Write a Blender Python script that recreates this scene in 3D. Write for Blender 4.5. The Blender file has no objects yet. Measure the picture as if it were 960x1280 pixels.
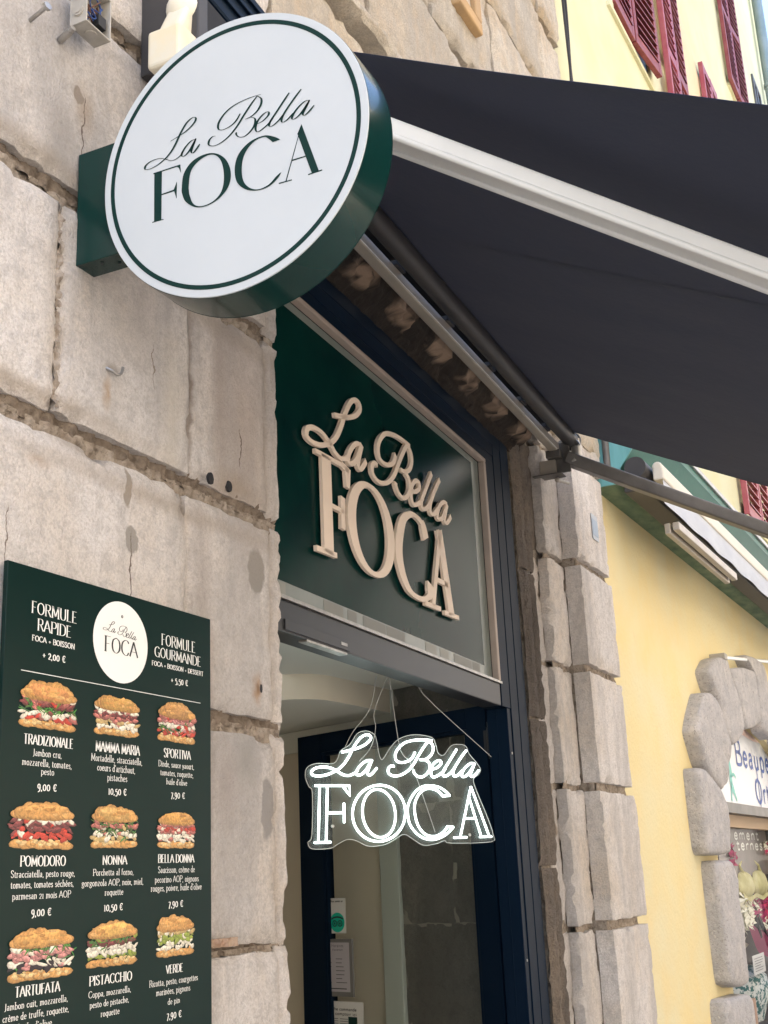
import bpy, bmesh, math, random
from mathutils import Vector, Matrix, noise
from mathutils.geometry import tessellate_polygon
S = bpy.context.scene
COL = S.collection
PI = math.pi
EYE = 1.6            # eye height: all z values below are written relative to it

# ------------------------------------------------------------------ camera
def cam():
    p, r, w = .28995, -.045931, 1.1335
    f = Vector((math.sin(w)*math.cos(p), math.cos(w)*math.cos(p), math.sin(p)))
    rt = Vector((math.cos(w), -math.sin(w), 0)); up = rt.cross(f)
    rr = math.cos(r)*rt + math.sin(r)*up; uu = -math.sin(r)*rt + math.cos(r)*up
    cd = bpy.data.cameras.new('camera'); c = bpy.data.objects.new('camera', cd); COL.objects.link(c)
    M = Matrix(((rr.x, uu.x, -f.x, 0), (rr.y, uu.y, -f.y, -1.5), (rr.z, uu.z, -f.z, EYE), (0, 0, 0, 1)))
    c.matrix_world = M
    cd.sensor_fit = 'HORIZONTAL'; cd.sensor_width = 36; cd.lens = 36*1543.8/960
    cd.clip_start = .05; cd.clip_end = 2000
    S.camera = c
cam()
# ------------------------------------------------------------------ light
SUN_EL, SUN_AZ = math.radians(58), math.radians(-28)      # azimuth from +Y (behind the facade) towards +X
W = bpy.data.worlds.new('World'); S.world = W; W.use_nodes = True
nt = W.node_tree; nt.nodes.clear()
sky = nt.nodes.new('ShaderNodeTexSky'); sky.sky_type = 'NISHITA'; sky.sun_disc = False
sky.sun_elevation = SUN_EL; sky.sun_rotation = SUN_AZ; sky.dust_density = 1.5; sky.air_density = 1.0
bg = nt.nodes.new('ShaderNodeBackground'); bg.inputs[1].default_value = .15
ow = nt.nodes.new('ShaderNodeOutputWorld'); nt.links.new(sky.outputs[0], bg.inputs[0]); nt.links.new(bg.outputs[0], ow.inputs[0])
sd = bpy.data.lights.new('sun', 'SUN'); sd.energy = 4.5; sd.angle = math.radians(.5); sd.color = (1, .96, .90)
so = bpy.data.objects.new('sun', sd); COL.objects.link(so)
tosun = Vector((math.sin(SUN_AZ)*math.cos(SUN_EL), math.cos(SUN_AZ)*math.cos(SUN_EL), math.sin(SUN_EL)))
so.rotation_euler = tosun.to_track_quat('Z', 'Y').to_euler(); so.location = tosun*30
S.view_settings.view_transform = 'Standard'; S.view_settings.look = 'None'
S.view_settings.exposure = 2.40; S.view_settings.gamma = 1
S.cycles.max_bounces = 8; S.cycles.use_denoising = True
try: S.cycles.sample_clamp_indirect = 6
except Exception: pass

# ------------------------------------------------------------------ bases
class Basis:
    def __init__(s, o, deg): a = math.radians(deg); s.o = Vector(o); s.ex = Vector((math.cos(a), math.sin(a), 0)); s.ey = Vector((-math.sin(a), math.cos(a), 0)); s.deg = a
    def __call__(s, a, t, z): return s.o + s.ex*a + s.ey*t + Vector((0, 0, z))
WB = Basis((0, 0, 0), 0)                       # stone facade
FB = Basis((4.67, .1275, 0), 2.3813)           # shop front and awning, turned slightly
YB = Basis((5.85, .06, 0), -1.5)               # yellow house
LB = Basis((4.518, .2213, 0), 68.786)          # open door leaf
# ------------------------------------------------------------------ mesh helpers
class MB:
    def __init__(s): s.v = []; s.f = []; s.m = []; s.cm = 0
    def add(s, vs, fs, mi=None):
        b = len(s.v); s.v += [Vector(v) for v in vs]; mi = s.cm if mi is None else mi
        for f in fs: s.f.append([b+i for i in f]); s.m.append(mi)
        return s
    def box(s, B, a0, a1, t0, t1, z0, z1, mi=None):
        P = [B(a, t, z) for z in (z0, z1) for t in (t0, t1) for a in (a0, a1)]
        return s.add(P, [(0, 2, 3, 1), (4, 5, 7, 6), (0, 1, 5, 4), (2, 6, 7, 3), (0, 4, 6, 2), (1, 3, 7, 5)], mi)
    def obox(s, p, q, w, h, up=(0, 0, 1), mi=None):          # bar from p to q
        p = Vector(p); q = Vector(q); d = (q-p).normalized(); u = Vector(up); x = d.cross(u).normalized(); u = x.cross(d)
        P = []
        for c in (p, q):
            for a, b in ((-1, -1), (1, -1), (1, 1), (-1, 1)): P.append(c+x*a*w/2+u*b*h/2)
        return s.add(P, [(0, 3, 2, 1), (4, 5, 6, 7), (0, 1, 5, 4), (1, 2, 6, 5), (2, 3, 7, 6), (3, 0, 4, 7)], mi)
    def tube(s, pts, r, n=10, mi=None, caps=True, flat=None):
        pts = [Vector(p) for p in pts]; rs = r if isinstance(r, (list, tuple)) else [r]*len(pts)
        P = []; prev = None
        for i, p in enumerate(pts):
            d = (pts[min(i+1, len(pts)-1)]-pts[max(i-1, 0)]).normalized()
            if prev is None: u = d.orthogonal().normalized()
            else: u = (prev - d*prev.dot(d)).normalized()
            prev = u; w = d.cross(u)
            for k in range(n):
                a = 2*PI*k/n; P.append(p+(u*math.cos(a)+w*math.sin(a))*rs[i])
        F = [(i*n+k, i*n+(k+1) % n, (i+1)*n+(k+1) % n, (i+1)*n+k) for i in range(len(pts)-1) for k in range(n)]
        if caps: F.append(tuple(range(n))[::-1]); F.append(tuple((len(pts)-1)*n+k for k in range(n)))
        return s.add(P, F, mi)
    def prism(s, poly, fn0, fn1, mi=None, back=True):         # poly of 2D points, fn maps (a,b)->3D, front=fn0, back=fn1
        n = len(poly); P = [fn0(*p) for p in poly]+[fn1(*p) for p in poly]
        tris = tessellate_polygon([[Vector((a, b, 0)) for a, b in poly]])
        F = [tuple(t) for t in tris]
        if back: F += [tuple(i+n for i in t[::-1]) for t in tris]
        F += [(i, (i+1) % n, n+(i+1) % n, n+i) for i in range(n)]
        return s.add(P, F, mi)
    def ball(s, c, r, n=12, sc=(1, 1, 1), mi=None):
        P = []; F = []; c = Vector(c)
        for i in range(1, n//2):
            for k in range(n):
                a = PI*i/(n//2); b = 2*PI*k/n
                P.append(c+Vector((r*sc[0]*math.sin(a)*math.cos(b), r*sc[1]*math.sin(a)*math.sin(b), r*sc[2]*math.cos(a))))
        m = n//2-1
        P += [c+Vector((0, 0, r*sc[2])), c-Vector((0, 0, r*sc[2]))]
        for i in range(m-1):
            for k in range(n): F.append((i*n+k, (i+1)*n+k, (i+1)*n+(k+1) % n, i*n+(k+1) % n))
        for k in range(n): F.append((m*n, k, (k+1) % n)); F.append((m*n+1, (m-1)*n+(k+1) % n, (m-1)*n+k))
        return s.add(P, F, mi)
    def build(s, name, mats, parent=None, smooth=False, bevel=0, seg=2, label=None, weld=False):
        me = bpy.data.meshes.new(name)
        off = Vector((0, 0, EYE)) - (parent_loc(parent) if parent else Vector((0, 0, 0)))
        base = Vector((0, 0, 0))
        me.from_pydata([tuple(v+off) for v in s.v], [], s.f)
        for m in (mats if isinstance(mats, (list, tuple)) else [mats]): me.materials.append(m)
        me.polygons.foreach_set('material_index', s.m)
        bm = bmesh.new(); bm.from_mesh(me)
        if weld: bmesh.ops.remove_doubles(bm, verts=bm.verts, dist=1e-5)
        bmesh.ops.recalc_face_normals(bm, faces=bm.faces)
        bm.to_mesh(me); bm.free()
        if smooth:
            me.polygons.foreach_set('use_smooth', [True]*len(me.polygons))
            try: me.set_sharp_from_angle(angle=math.radians(40))
            except Exception: pass
        o = bpy.data.objects.new(name, me); COL.objects.link(o)
        if parent: o.parent = parent
        if bevel:
            b = o.modifiers.new('bevel', 'BEVEL'); b.width = bevel; b.segments = seg; b.limit_method = 'ANGLE'; b.angle_limit = math.radians(35)
        if label: o['label'] = label
        return o
def parent_loc(p):
    v = Vector(p.location)
    while p.parent: p = p.parent; v += p.location
    return v
def thing(name, label, cat, loc=(0, 0, 0), group=None):
    o = bpy.data.objects.new(name, None); COL.objects.link(o); o.empty_display_size = .1
    o.location = Vector(loc)+Vector((0, 0, EYE)); o['label'] = label; o['category'] = cat
    if group: o['group'] = group
    return o
def tag(o, label=None, cat=None, group=None, kind=None):
    for k, v in (('label', label), ('category', cat), ('group', group), ('kind', kind)):
        if v: o[k] = v
    return o
def catmull(pts, n=5, closed=False):
    pts = [tuple(p) for p in pts]; m = len(pts); out = []
    rng = range(m) if closed else range(m-1)
    for i in rng:
        if closed: p0, p1, p2, p3 = pts[i-1], pts[i], pts[(i+1) % m], pts[(i+2) % m]
        else: p0, p1, p2, p3 = pts[max(i-1, 0)], pts[i], pts[i+1], pts[min(i+2, m-1)]
        for k in range(n):
            t = k/n
            out.append(tuple(.5*(2*b+(c-a)*t+(2*a-5*b+4*c-d)*t*t+(3*b-a-3*c+d)*t*t*t) for a, b, c, d in zip(p0, p1, p2, p3)))
    if not closed: out.append(pts[-1])
    return out
def ribbon(pts, wf, closed=False):
    """left and right outline of a pen stroke in 2D; wf(tx,ty,u) gives the width"""
    n = len(pts); L = []; R = []
    for i, p in enumerate(pts):
        a = pts[(i-1) % n] if (closed or i > 0) else p; b = pts[(i+1) % n] if (closed or i < n-1) else p
        tx, ty = b[0]-a[0], b[1]-a[1]; l = math.hypot(tx, ty) or 1; tx /= l; ty /= l
        w = wf(tx, ty, i/max(n-1, 1))/2
        L.append((p[0]-ty*w, p[1]+tx*w)); R.append((p[0]+ty*w, p[1]-tx*w))
    return L, R
def stroke(mb, pts, wf, fn, depth=None, closed=False, mi=None):
    """fn(a,b,d) maps to 3D at depth d"""
    L, R = ribbon(pts, wf, closed); n = len(pts)
    if depth is None:
        P = [fn(*q, 0) for q in L]+[fn(*q, 0) for q in R]
        F = [(i, (i+1) % n, n+(i+1) % n, n+i) for i in range(n if closed else n-1)]
        mb.add(P, F, mi); return
    P = [fn(*q, 0) for q in L]+[fn(*q, 0) for q in R]+[fn(*q, depth) for q in L]+[fn(*q, depth) for q in R]
    F = []
    for i in range(n if closed else n-1):
        j = (i+1) % n
        F += [(i, j, n+j, n+i), (2*n+i, 3*n+i, 3*n+j, 2*n+j), (i, 2*n+i, 2*n+j, j), (n+i, n+j, 3*n+j, 3*n+i)]
    if not closed: F += [(0, n, 3*n, 2*n), (n-1, 3*n-1, 4*n-1, 2*n-1)]
    mb.add(P, F, mi)

# ------------------------------------------------------------------ materials
def mat(name, col, rough=.6, metal=0, var=None, vscale=4, vdet=6, bump=0, bscale=40, bdist=.01, spec=.5, emit=None, estr=0,
        trans=0, alpha=1, ior=1.45, rnd=0, stretch=(1, 1, 1), coat=0, sheen=0, vamt=(.35, .65), spots=None, rvar=0, stint=None):
    m = bpy.data.materials.new(name); m.use_nodes = True; t = m.node_tree; n = t.nodes; l = t.links
    bs = n['Principled BSDF']; I = bs.inputs
    c4 = lambda c: (c[0], c[1], c[2], 1)
    I['Base Color'].default_value = c4(col); I['Roughness'].default_value = rough; I['Metallic'].default_value = metal
    I['IOR'].default_value = ior; I['Transmission Weight'].default_value = trans; I['Alpha'].default_value = alpha
    I['Specular IOR Level'].default_value = spec; I['Coat Weight'].default_value = coat
    if sheen: I['Sheen Weight'].default_value = sheen
    tc = n.new('ShaderNodeTexCoord'); mp = n.new('ShaderNodeMapping'); mp.inputs['Scale'].default_value = stretch
    l.new(tc.outputs['Object'], mp.inputs[0]); vec = mp.outputs[0]; cur = None
    def nz(scale, det=6, ro=.6):
        a = n.new('ShaderNodeTexNoise'); a.inputs['Scale'].default_value = scale; a.inputs['Detail'].default_value = det; a.inputs['Roughness'].default_value = ro
        l.new(vec, a.inputs['Vector']); return a.outputs[0]
    def mixc(fac, a, b, mode='MIX'):
        x = n.new('ShaderNodeMix'); x.data_type = 'RGBA'; x.blend_type = mode
        if isinstance(fac, float): x.inputs[0].default_value = fac
        else: l.new(fac, x.inputs[0])
        for v, s in ((a, 6), (b, 7)):
            if isinstance(v, tuple): x.inputs[s].default_value = c4(v)
            else: l.new(v, x.inputs[s])
        return x.outputs[2]
    def ramp(src, a, b):
        r = n.new('ShaderNodeMapRange'); r.inputs[1].default_value = a; r.inputs[2].default_value = b; l.new(src, r.inputs[0]); return r.outputs[0]
    cur = col
    if var:
        for i, vc in enumerate(var):
            cur = mixc(ramp(nz(vscale*(1.7**i)+i*.37, vdet), vamt[0], vamt[1]), cur, vc)
    if spots:
        for sc, lo, hi, sc_col in spots: cur = mixc(ramp(nz(sc, 8, .7), lo, hi), cur, sc_col)
    if rnd:
        oi = n.new('ShaderNodeObjectInfo'); r = n.new('ShaderNodeMapRange'); r.inputs[3].default_value = 1-rnd; r.inputs[4].default_value = 1+rnd*.6
        l.new(oi.outputs['Random'], r.inputs[0])
        v = n.new('ShaderNodeVectorMath'); v.operation = 'SCALE'
        if isinstance(cur, tuple): v.inputs[0].default_value = cur
        else: l.new(cur, v.inputs[0])
        l.new(r.outputs[0], v.inputs['Scale']); cur = v.outputs[0]
    if not isinstance(cur, tuple): l.new(cur, I['Base Color'])
    if rvar:
        r = n.new('ShaderNodeMapRange'); r.inputs[3].default_value = max(rough-rvar, .02); r.inputs[4].default_value = rough+rvar; l.new(nz(9, 5), r.inputs[0]); l.new(r.outputs[0], I['Roughness'])
    if bump:
        b = n.new('ShaderNodeBump'); b.inputs['Strength'].default_value = bump; b.inputs['Distance'].default_value = bdist
        l.new(nz(bscale, 8, .65), b.inputs['Height']); l.new(b.outputs[0], I['Normal'])
    if stint: I['Specular Tint'].default_value = c4(stint)
    if emit: I['Emission Color'].default_value = c4(emit); I['Emission Strength'].default_value = estr
    return m
M = {}
def stone_mat(name, base, warm, grey, dark, bump=.5, rnd=.06, hatch=True, patches=(), wear=None):
    m = mat(name, base, .85, spec=.25, rnd=rnd)
    t = m.node_tree; n = t.nodes; l = t.links; bs = n['Principled BSDF']
    tc = n.new('ShaderNodeTexCoord')
    def tex(scale, det=8, ro=.62, st=(1, 1, 1), dist=0):
        mp = n.new('ShaderNodeMapping'); mp.inputs['Scale'].default_value = st; l.new(tc.outputs['Object'], mp.inputs[0])
        a = n.new('ShaderNodeTexNoise'); a.inputs['Scale'].default_value = scale; a.inputs['Detail'].default_value = det; a.inputs['Roughness'].default_value = ro; a.inputs['Distortion'].default_value = dist
        l.new(mp.outputs[0], a.inputs['Vector']); return a.outputs[0]
    def rp(src, a, b, o0=0, o1=1):
        r = n.new('ShaderNodeMapRange'); r.inputs[1].default_value = a; r.inputs[2].default_value = b; r.inputs[3].default_value = o0; r.inputs[4].default_value = o1; l.new(src, r.inputs[0]); return r.outputs[0]
    def mix(f, a, b):
        x = n.new('ShaderNodeMix'); x.data_type = 'RGBA'; l.new(f, x.inputs[0])
        for v, s in ((a, 6), (b, 7)):
            if isinstance(v, tuple): x.inputs[s].default_value = (*v, 1)
            else: l.new(v, x.inputs[s])
        return x.outputs[2]
    c = mix(rp(tex(2.2, 5), .42, .66), base, warm)
    c = mix(rp(tex(1.9, 7, .62, (1.9, 1, .40), .5), .48, .60, 0, .85), c, grey)
    c = mix(rp(tex(3.6, 6, .6, (3.2, 1, .18), .3), .55, .68, 0, .32), c, tuple(x*.78 for x in grey))
    c = mix(rp(tex(95, 3, .7), .52, .70, 0, .34), c, tuple(x*.6 for x in grey))
    c = mix(rp(tex(16, 8, .75), .6, .74, 0, .5), c, tuple(x*.7 for x in warm))
    c = mix(rp(tex(5.5, 9, .72, (1.2, 1, .8), .6), .64, .72, 0, .85), c, dark)
    c = mix(rp(tex(120, 2, .5), .62, .78, 0, .22), c, tuple(min(x*1.3, .9) for x in base))
    c = mix(rp(tex(24, 10, .78, (1, 1, 1), .3), .48, .60, 0, .45), c, tuple(x*.76 for x in grey))
    c = mix(rp(tex(150, 4, .8), .44, .62, 0, .42), c, tuple(x*.58 for x in warm))
    c = mix(rp(tex(34, 9, .8, (1, 1, .7), .8), .60, .68, 0, .38), c, tuple(x*.6 for x in grey))
    if patches:
        wob = n.new('ShaderNodeTexNoise'); wob.inputs['Scale'].default_value = 28; wob.inputs['Detail'].default_value = 5; l.new(tc.outputs['Object'], wob.inputs['Vector'])
        wv = n.new('ShaderNodeVectorMath'); wv.operation = 'MULTIPLY_ADD'; l.new(wob.outputs['Color'], wv.inputs[0]); wv.inputs[1].default_value = (.035, 0, .035); wv.inputs[2].default_value = (-.0175, 0, -.0175)
        ad = n.new('ShaderNodeVectorMath'); ad.operation = 'ADD'; l.new(wv.outputs[0], ad.inputs[0]); l.new(tc.outputs['Object'], ad.inputs[1])
        for px, pz, ra, rz, pc, am in patches:
            mp = n.new('ShaderNodeMapping'); mp.vector_type = 'POINT'; mp.inputs['Location'].default_value = (-(px-2.6)/ra, 0, -(pz+1.6)/rz); mp.inputs['Scale'].default_value = (1/ra, 0, 1/rz); l.new(ad.outputs[0], mp.inputs[0])
            ln = n.new('ShaderNodeVectorMath'); ln.operation = 'LENGTH'; l.new(mp.outputs[0], ln.inputs[0])
            soft = .12 if am >= .9 else .8
            c = mix(rp(ln.outputs['Value'], 1+soft*.5, 1-soft, 0, am), c, pc)
    if wear:
        at = n.new('ShaderNodeAttribute'); at.attribute_name = 'wear'; c = mix(rp(at.outputs['Fac'], .15, .8, 0, 1), c, wear)
    v = n.new('ShaderNodeVectorMath'); v.operation = 'SCALE'; l.new(c, v.inputs[0])
    oi = n.new('ShaderNodeObjectInfo'); l.new(rp(oi.outputs['Random'], 0, 1, 1-rnd, 1+rnd), v.inputs['Scale']); l.new(v.outputs[0], bs.inputs['Base Color'])
    ht = n.new('ShaderNodeMath'); ht.operation = 'ADD'
    l.new(rp(tex(110, 9, .75), .3, .7, 0, 1.1), ht.inputs[0]); l.new(rp(tex(330, 3, .6, (1, 1, .22) if hatch else (1, 1, 1)), .3, .7, 0, .5), ht.inputs[1])
    h2 = n.new('ShaderNodeMath'); h2.operation = 'ADD'; l.new(ht.outputs[0], h2.inputs[0]); l.new(rp(tex(9, 10, .72), .3, .7, 0, 1.1), h2.inputs[1])
    b = n.new('ShaderNodeBump'); b.inputs['Strength'].default_value = bump; b.inputs['Distance'].default_value = .006
    l.new(h2.outputs[0], b.inputs['Height']); l.new(b.outputs[0], bs.inputs['Normal'])
    return m
PT = [(2.478, .725, .040, .058, (.36, .335, .30), 1), (2.508, .17, .028, .07, (.37, .35, .33), .9), (2.19, 1.27, .012, .05, (.33, .31, .28), .9), (1.985, .69, .020, .030, (.36, .335, .30), .95), (1.972, .80, .013, .045, (.34, .30, .25), .9), (2.535, 1.21, .010, .06, (.36, .34, .31), .8),
 (2.475, .44, .020, .034, (.42, .24, .11), .8), (1.892, .985, .012, .035, (.50, .30, .13), .75), (1.905, 1.04, .022, .016, (.28, .23, .18), .7), (2.245, .62, .040, .24, (.35, .30, .26), .55), (2.33, 1.12, .030, .30, (.40, .33, .28), .45), (2.45, 1.10, .13, .30, (.47, .385, .33), .55), (1.83, .845, .10, .02, (.30, .24, .18), .6),
 (2.40, .92, .10, .035, (.38, .30, .22), .6), (2.21, 1.10, .010, .22, (.24, .19, .155), .8), (2.0, 1.18, .06, .12, (.46, .42, .39), .5), (1.80, 1.60, .035, .05, (.40, .30, .20), .6), (2.34, .22, .05, .10, (.44, .38, .35), .5), (1.70, .78, .03, .012, (.42, .30, .2), .5), (2.24, .30, .045, .25, (.36, .32, .29), .7), (2.42, .28, .05, .07, (.42, .40, .37), .8), (2.10, .80, .5, .022, (.38, .31, .24), .5), (1.7, .915, .3, .018, (.40, .33, .26), .5), (2.3, 1.31, .4, .03, (.40, .34, .28), .55), (1.6, 1.43, .4, .022, (.42, .35, .28), .5), (1.9, 1.12, .05, .3, (.48, .45, .42), .4), (2.12, 1.0, .04, .2, (.72, .66, .56), .5), (2.56, .6, .03, .8, (.42, .37, .32), .45), (1.72, 1.50, .05, .08, (.42, .38, .34), .4), (1.985, .63, .0022, .075, (.20, .16, .13), 1), (1.62, .62, .0018, .06, (.24, .2, .16), 1), (1.80, 1.55, .0022, .09, (.22, .18, .15), 1), (2.42, 1.02, .002, .05, (.2, .16, .13), 1), (2.05, 1.10, .002, .06, (.3, .25, .2), .9), (1.78, 1.62, .018, .02, (.34, .29, .24), .9)]
M['stone'] = stone_mat('pale_limestone', (.82, .785, .755), (.74, .66, .57), (.56, .535, .515), (.32, .265, .215), .75, rnd=.10, patches=PT)
M['stone_up'] = stone_mat('weathered_limestone', (.82, .755, .64), (.68, .53, .35), (.62, .575, .50), (.34, .24, .15), 1.0, .12)
M['stone_dk'] = stone_mat('dark_limestone', (.22, .195, .175), (.33, .27, .21), (.13, .115, .105), (.045, .04, .037), 1.0)  # plain darker limestone for the jamb moulding and upper jamb stones
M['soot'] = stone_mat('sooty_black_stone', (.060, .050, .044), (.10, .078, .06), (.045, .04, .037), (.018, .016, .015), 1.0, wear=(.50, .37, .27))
M['lumps'] = stone_mat('worn_tan_carving', (.40, .31, .24), (.44, .33, .24), (.26, .20, .16), (.09, .07, .055), 1.0)
M['stone_in'] = stone_mat('grey_interior_stone', (.26, .25, .235), (.31, .285, .25), (.19, .185, .175), (.10, .094, .088), .8)
M['mortar'] = mat('old_tan_mortar', (.36, .30, .24), .95, var=[(.16, .13, .105), (.47, .41, .34)], vscale=22, bump=1, bscale=110, bdist=.010, spec=.1, spots=[(60, .55, .68, (.14, .11, .085))])
M['mortar_shade_soot'] = mat('shade_and_soot_joint', (.22, .175, .135), .95, var=[(.12, .095, .075), (.30, .25, .20)], vscale=24, bump=1, bscale=120, bdist=.010, spec=.05)
M['filler'] = mat('grey_brown_joint_filler', (.34, .29, .24), .95, var=[(.24, .195, .155), (.46, .41, .36)], vscale=30, bump=1, bscale=110, bdist=.008, spec=.1)
M['patch'] = mat('grey_mortar_patch', (.34, .32, .29), .9, var=[(.29, .275, .25)], vscale=20, bump=.5, bscale=120, bdist=.003, spec=.1)
M['rust'] = mat('rust_stain', (.45, .27, .13), .9, var=[(.52, .40, .27)], vscale=30, spec=.1)
M['rough_red'] = mat('rough_reddish_mortar', (.38, .24, .17), .95, var=[(.5, .4, .3)], vscale=30, bump=1, bscale=80, spec=.1)
M['green'] = mat('dark_green_paint', (.0025, .030, .027), .20, spec=.4, coat=.15)
M['greenflat'] = mat('dark_green_print', (.003, .028, .024), .5, spec=.2)
M['white_sign'] = mat('white_acrylic_face', (.53, .575, .60), .22, var=[(.505, .55, .575)], vscale=3)
M['board'] = mat('menu_board_green', (.0028, .0175, .015), .30, spec=.22, bump=.10, bscale=500, bdist=.0004)
M['print_white'] = mat('white_print', (.82, .83, .80), .4)
M['print_black'] = mat('black_print', (.02, .025, .025), .45)
M['navy'] = mat('navy_powder_coat', (.004, .0105, .022), .5, var=[(.005, .0115, .024)], vscale=3, spec=.10, stint=(.25, .45, .85), bump=.12, bscale=300, bdist=.0006)
M['navy_in'] = mat('anthracite_transom_paint', (.018, .019, .022), .45, bump=.1, bscale=300, bdist=.0006)
M['beadpink'] = mat('pinkish_sealing_bead', (.40, .33, .28), .6, var=[(.33, .28, .24)], vscale=8)
M['filmgrey'] = mat('grey_green_pane_margin', (.15, .18, .165), .3, var=[(.19, .215, .195)], vscale=5)
M['filmgreen'] = mat('dark_green_window_film', (.0015, .016, .0165), .20, spec=.04, var=[(.003, .030, .025)], vscale=2)
M['letter'] = mat('beige_raised_letter', (.80, .67, .54), .55)
M['fabric'] = mat('dark_navy_awning_canvas', (.025, .036, .068), .85, var=[(.032, .041, .070)], vscale=1.3, bump=.35, bscale=5, bdist=.012, sheen=.15)
M['whitealu'] = mat('off_white_aluminium', (.78, .80, .79), .38, var=[(.72, .74, .73)], vscale=3, bump=.15, bscale=80, bdist=.002, stretch=(1, 1, 1))
M['cream'] = mat('cream_plastic', (.78, .68, .46), .4, var=[(.74, .72, .62)], vscale=6)
M['beigealu'] = mat('beige_aluminium', (.42, .38, .32), .4, metal=.2, var=[(.36, .33, .28)], vscale=7)
M['greyalu'] = mat('grey_brown_aluminium', (.145, .138, .128), .45, metal=.2, var=[(.09, .085, .078)], vscale=7, bump=.15, bscale=90, bdist=.002)
M['darktube'] = mat('dark_roller_tube', (.050, .048, .048), .5, var=[(.035, .034, .036)], vscale=4)
M['darkgap'] = mat('flat_black_fill', (.012, .013, .016), .8)
M['steel'] = mat('zinc_steel', (.45, .44, .42), .4, metal=.8, var=[(.3, .29, .27)], vscale=30)
M['boxgrey'] = mat('grey_junction_plastic', (.42, .40, .36), .55, var=[(.36, .34, .30)], vscale=30)
M['dark'] = mat('black_rubber', (.02, .02, .022), .6)
M['blue'] = mat('blue_wire', (.02, .06, .22), .45)
M['brownw'] = mat('brown_wire', (.12, .05, .025), .5)
M['neon'] = mat('lit_white_tube', (.9, .95, .95), .4, emit=(.84, 1.0, .97), estr=1.2)
M['cordw'] = mat('clear_hanging_wire', (.45, .46, .45), .3)
M['plaster'] = mat('interior_beige_plaster', (.74, .67, .55), .8, var=[(.70, .63, .515)], vscale=1.2)
M['ceil'] = mat('interior_ceiling_paint', (.76, .77, .72), .8)
M['postw'] = mat('white_painted_post', (.50, .54, .50), .6)
M['papert'] = mat('white_paper', (.62, .62, .60), .7)
M['teal'] = mat('turquoise_sticker_print', (.0, .42, .30), .5)
M['frameg'] = mat('grey_notice_frame', (.15, .15, .145), .5)
M['noticep'] = mat('lilac_notice_paper', (.42, .40, .43), .6)
M['yellow'] = mat('yellow_render', (.74, .64, .36), .88, var=[(.76, .60, .29), (.71, .655, .43)], vscale=.9, bump=.7, bscale=38, bdist=.006, spec=.15, vamt=(.4, .7), spots=[(3.1, .62, .72, (.70, .60, .34)), (55, .66, .75, (.66, .56, .32))])
M['yellow_up'] = mat('pale_yellow_render', (.64, .63, .42), .9, var=[(.65, .65, .48), (.63, .60, .36)], vscale=.7, bump=.3, bscale=30, bdist=.004, spec=.1)
M['tanr'] = mat('apricot_render', (.74, .55, .32), .9, var=[(.72, .58, .38)], vscale=2)
M['redsh'] = mat('faded_red_shutter_paint', (.21, .035, .035), .5, var=[(.27, .065, .06)], vscale=9)
M['redsh2'] = mat('pink_red_shutter_paint', (.31, .055, .075), .5, var=[(.36, .10, .11)], vscale=9)
M['tealpaint'] = mat('weathered_green_wood', (.012, .115, .095), .5, var=[(.03, .17, .14)], vscale=3, vamt=(.45, .8), bump=.3, bscale=30, bdist=.003, stretch=(.35, 1, 1), spots=[(9, .62, .72, (.05, .2, .15))])
M['tealend'] = mat('faded_turquoise_wood', (.10, .30, .30), .6, var=[(.16, .40, .42)], vscale=5, bump=.3, bscale=30, bdist=.003, stretch=(2, 2, .3))
M['soffit'] = mat('mossy_green_soffit', (.12, .20, .11), .7, var=[(.20, .26, .15), (.06, .12, .07)], vscale=7, stretch=(.5, 1, 1), bump=.4, bscale=30, bdist=.004)
M['creamaw'] = mat('cream_awning_front', (.66, .62, .53), .5, var=[(.60, .56, .47)], vscale=5, stretch=(.2, 1, 1))
M['whiteaw'] = mat('white_awning_valance', (.52, .56, .62), .7, var=[(.45, .49, .56)], vscale=12, stretch=(.3, 1, 1))
M['pebble'] = mat('roughcast_grey_stone', (.50, .485, .475), .9, var=[(.60, .565, .53), (.42, .41, .41)], vscale=7, bump=1, bscale=70, bdist=.012, spec=.15, spots=[(60, .55, .62, (.33, .315, .30)), (45, .60, .68, (.68, .65, .60))])
M['blueprint'] = mat('blue_sign_print', (.04, .10, .36), .5)
M['tealprint'] = mat('teal_sign_print', (.20, .58, .52), .5)
M['pinkgl'] = mat('sign_pink_tint', (.86, .66, .60), .4)
M['signwh'] = mat('sign_white_panel', (.66, .69, .72), .35)
M['wood'] = mat('tan_wood_frame', (.50, .36, .22), .6)
M['display'] = mat('grey_window_backdrop', (.22, .21, .21), .7, var=[(.16, .155, .155)], vscale=4)
M['poster'] = mat('smoked_poster', (.09, .075, .075), .4, var=[(.15, .12, .115)], vscale=6)
M['magenta'] = mat('magenta_silk', (.34, .008, .10), .6)
M['pink'] = mat('pink_flowers', (.60, .05, .15), .7)
M['lemon'] = mat('lemon_lace', (.60, .57, .30), .7, var=[(.48, .44, .20)], vscale=14, bump=.8, bscale=160, bdist=.003)
M['petal'] = mat('white_cream_petals', (.78, .76, .62), .7)
M['leafp'] = mat('printed_leaf_swimwear', (.62, .66, .64), .7, spots=[(22, .5, .53, (.04, .14, .14))])
M['skin'] = mat('tan_mannequin', (.50, .33, .24), .5)
M['pipe'] = mat('grey_zinc_downpipe', (.20, .25, .25), .45, metal=.3, var=[(.26, .30, .30)], vscale=4)
M['cable'] = mat('black_cable', (.025, .022, .02), .6)
M['ground'] = mat('street_paving', (.40, .365, .33), .85, var=[(.24, .23, .22)], vscale=.8, bump=.5, bscale=30)
M['oppwall'] = mat('pale_warm_render', (.56, .49, .41), .9, var=[(.52, .455, .385)], vscale=.5, bump=.2)
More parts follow.
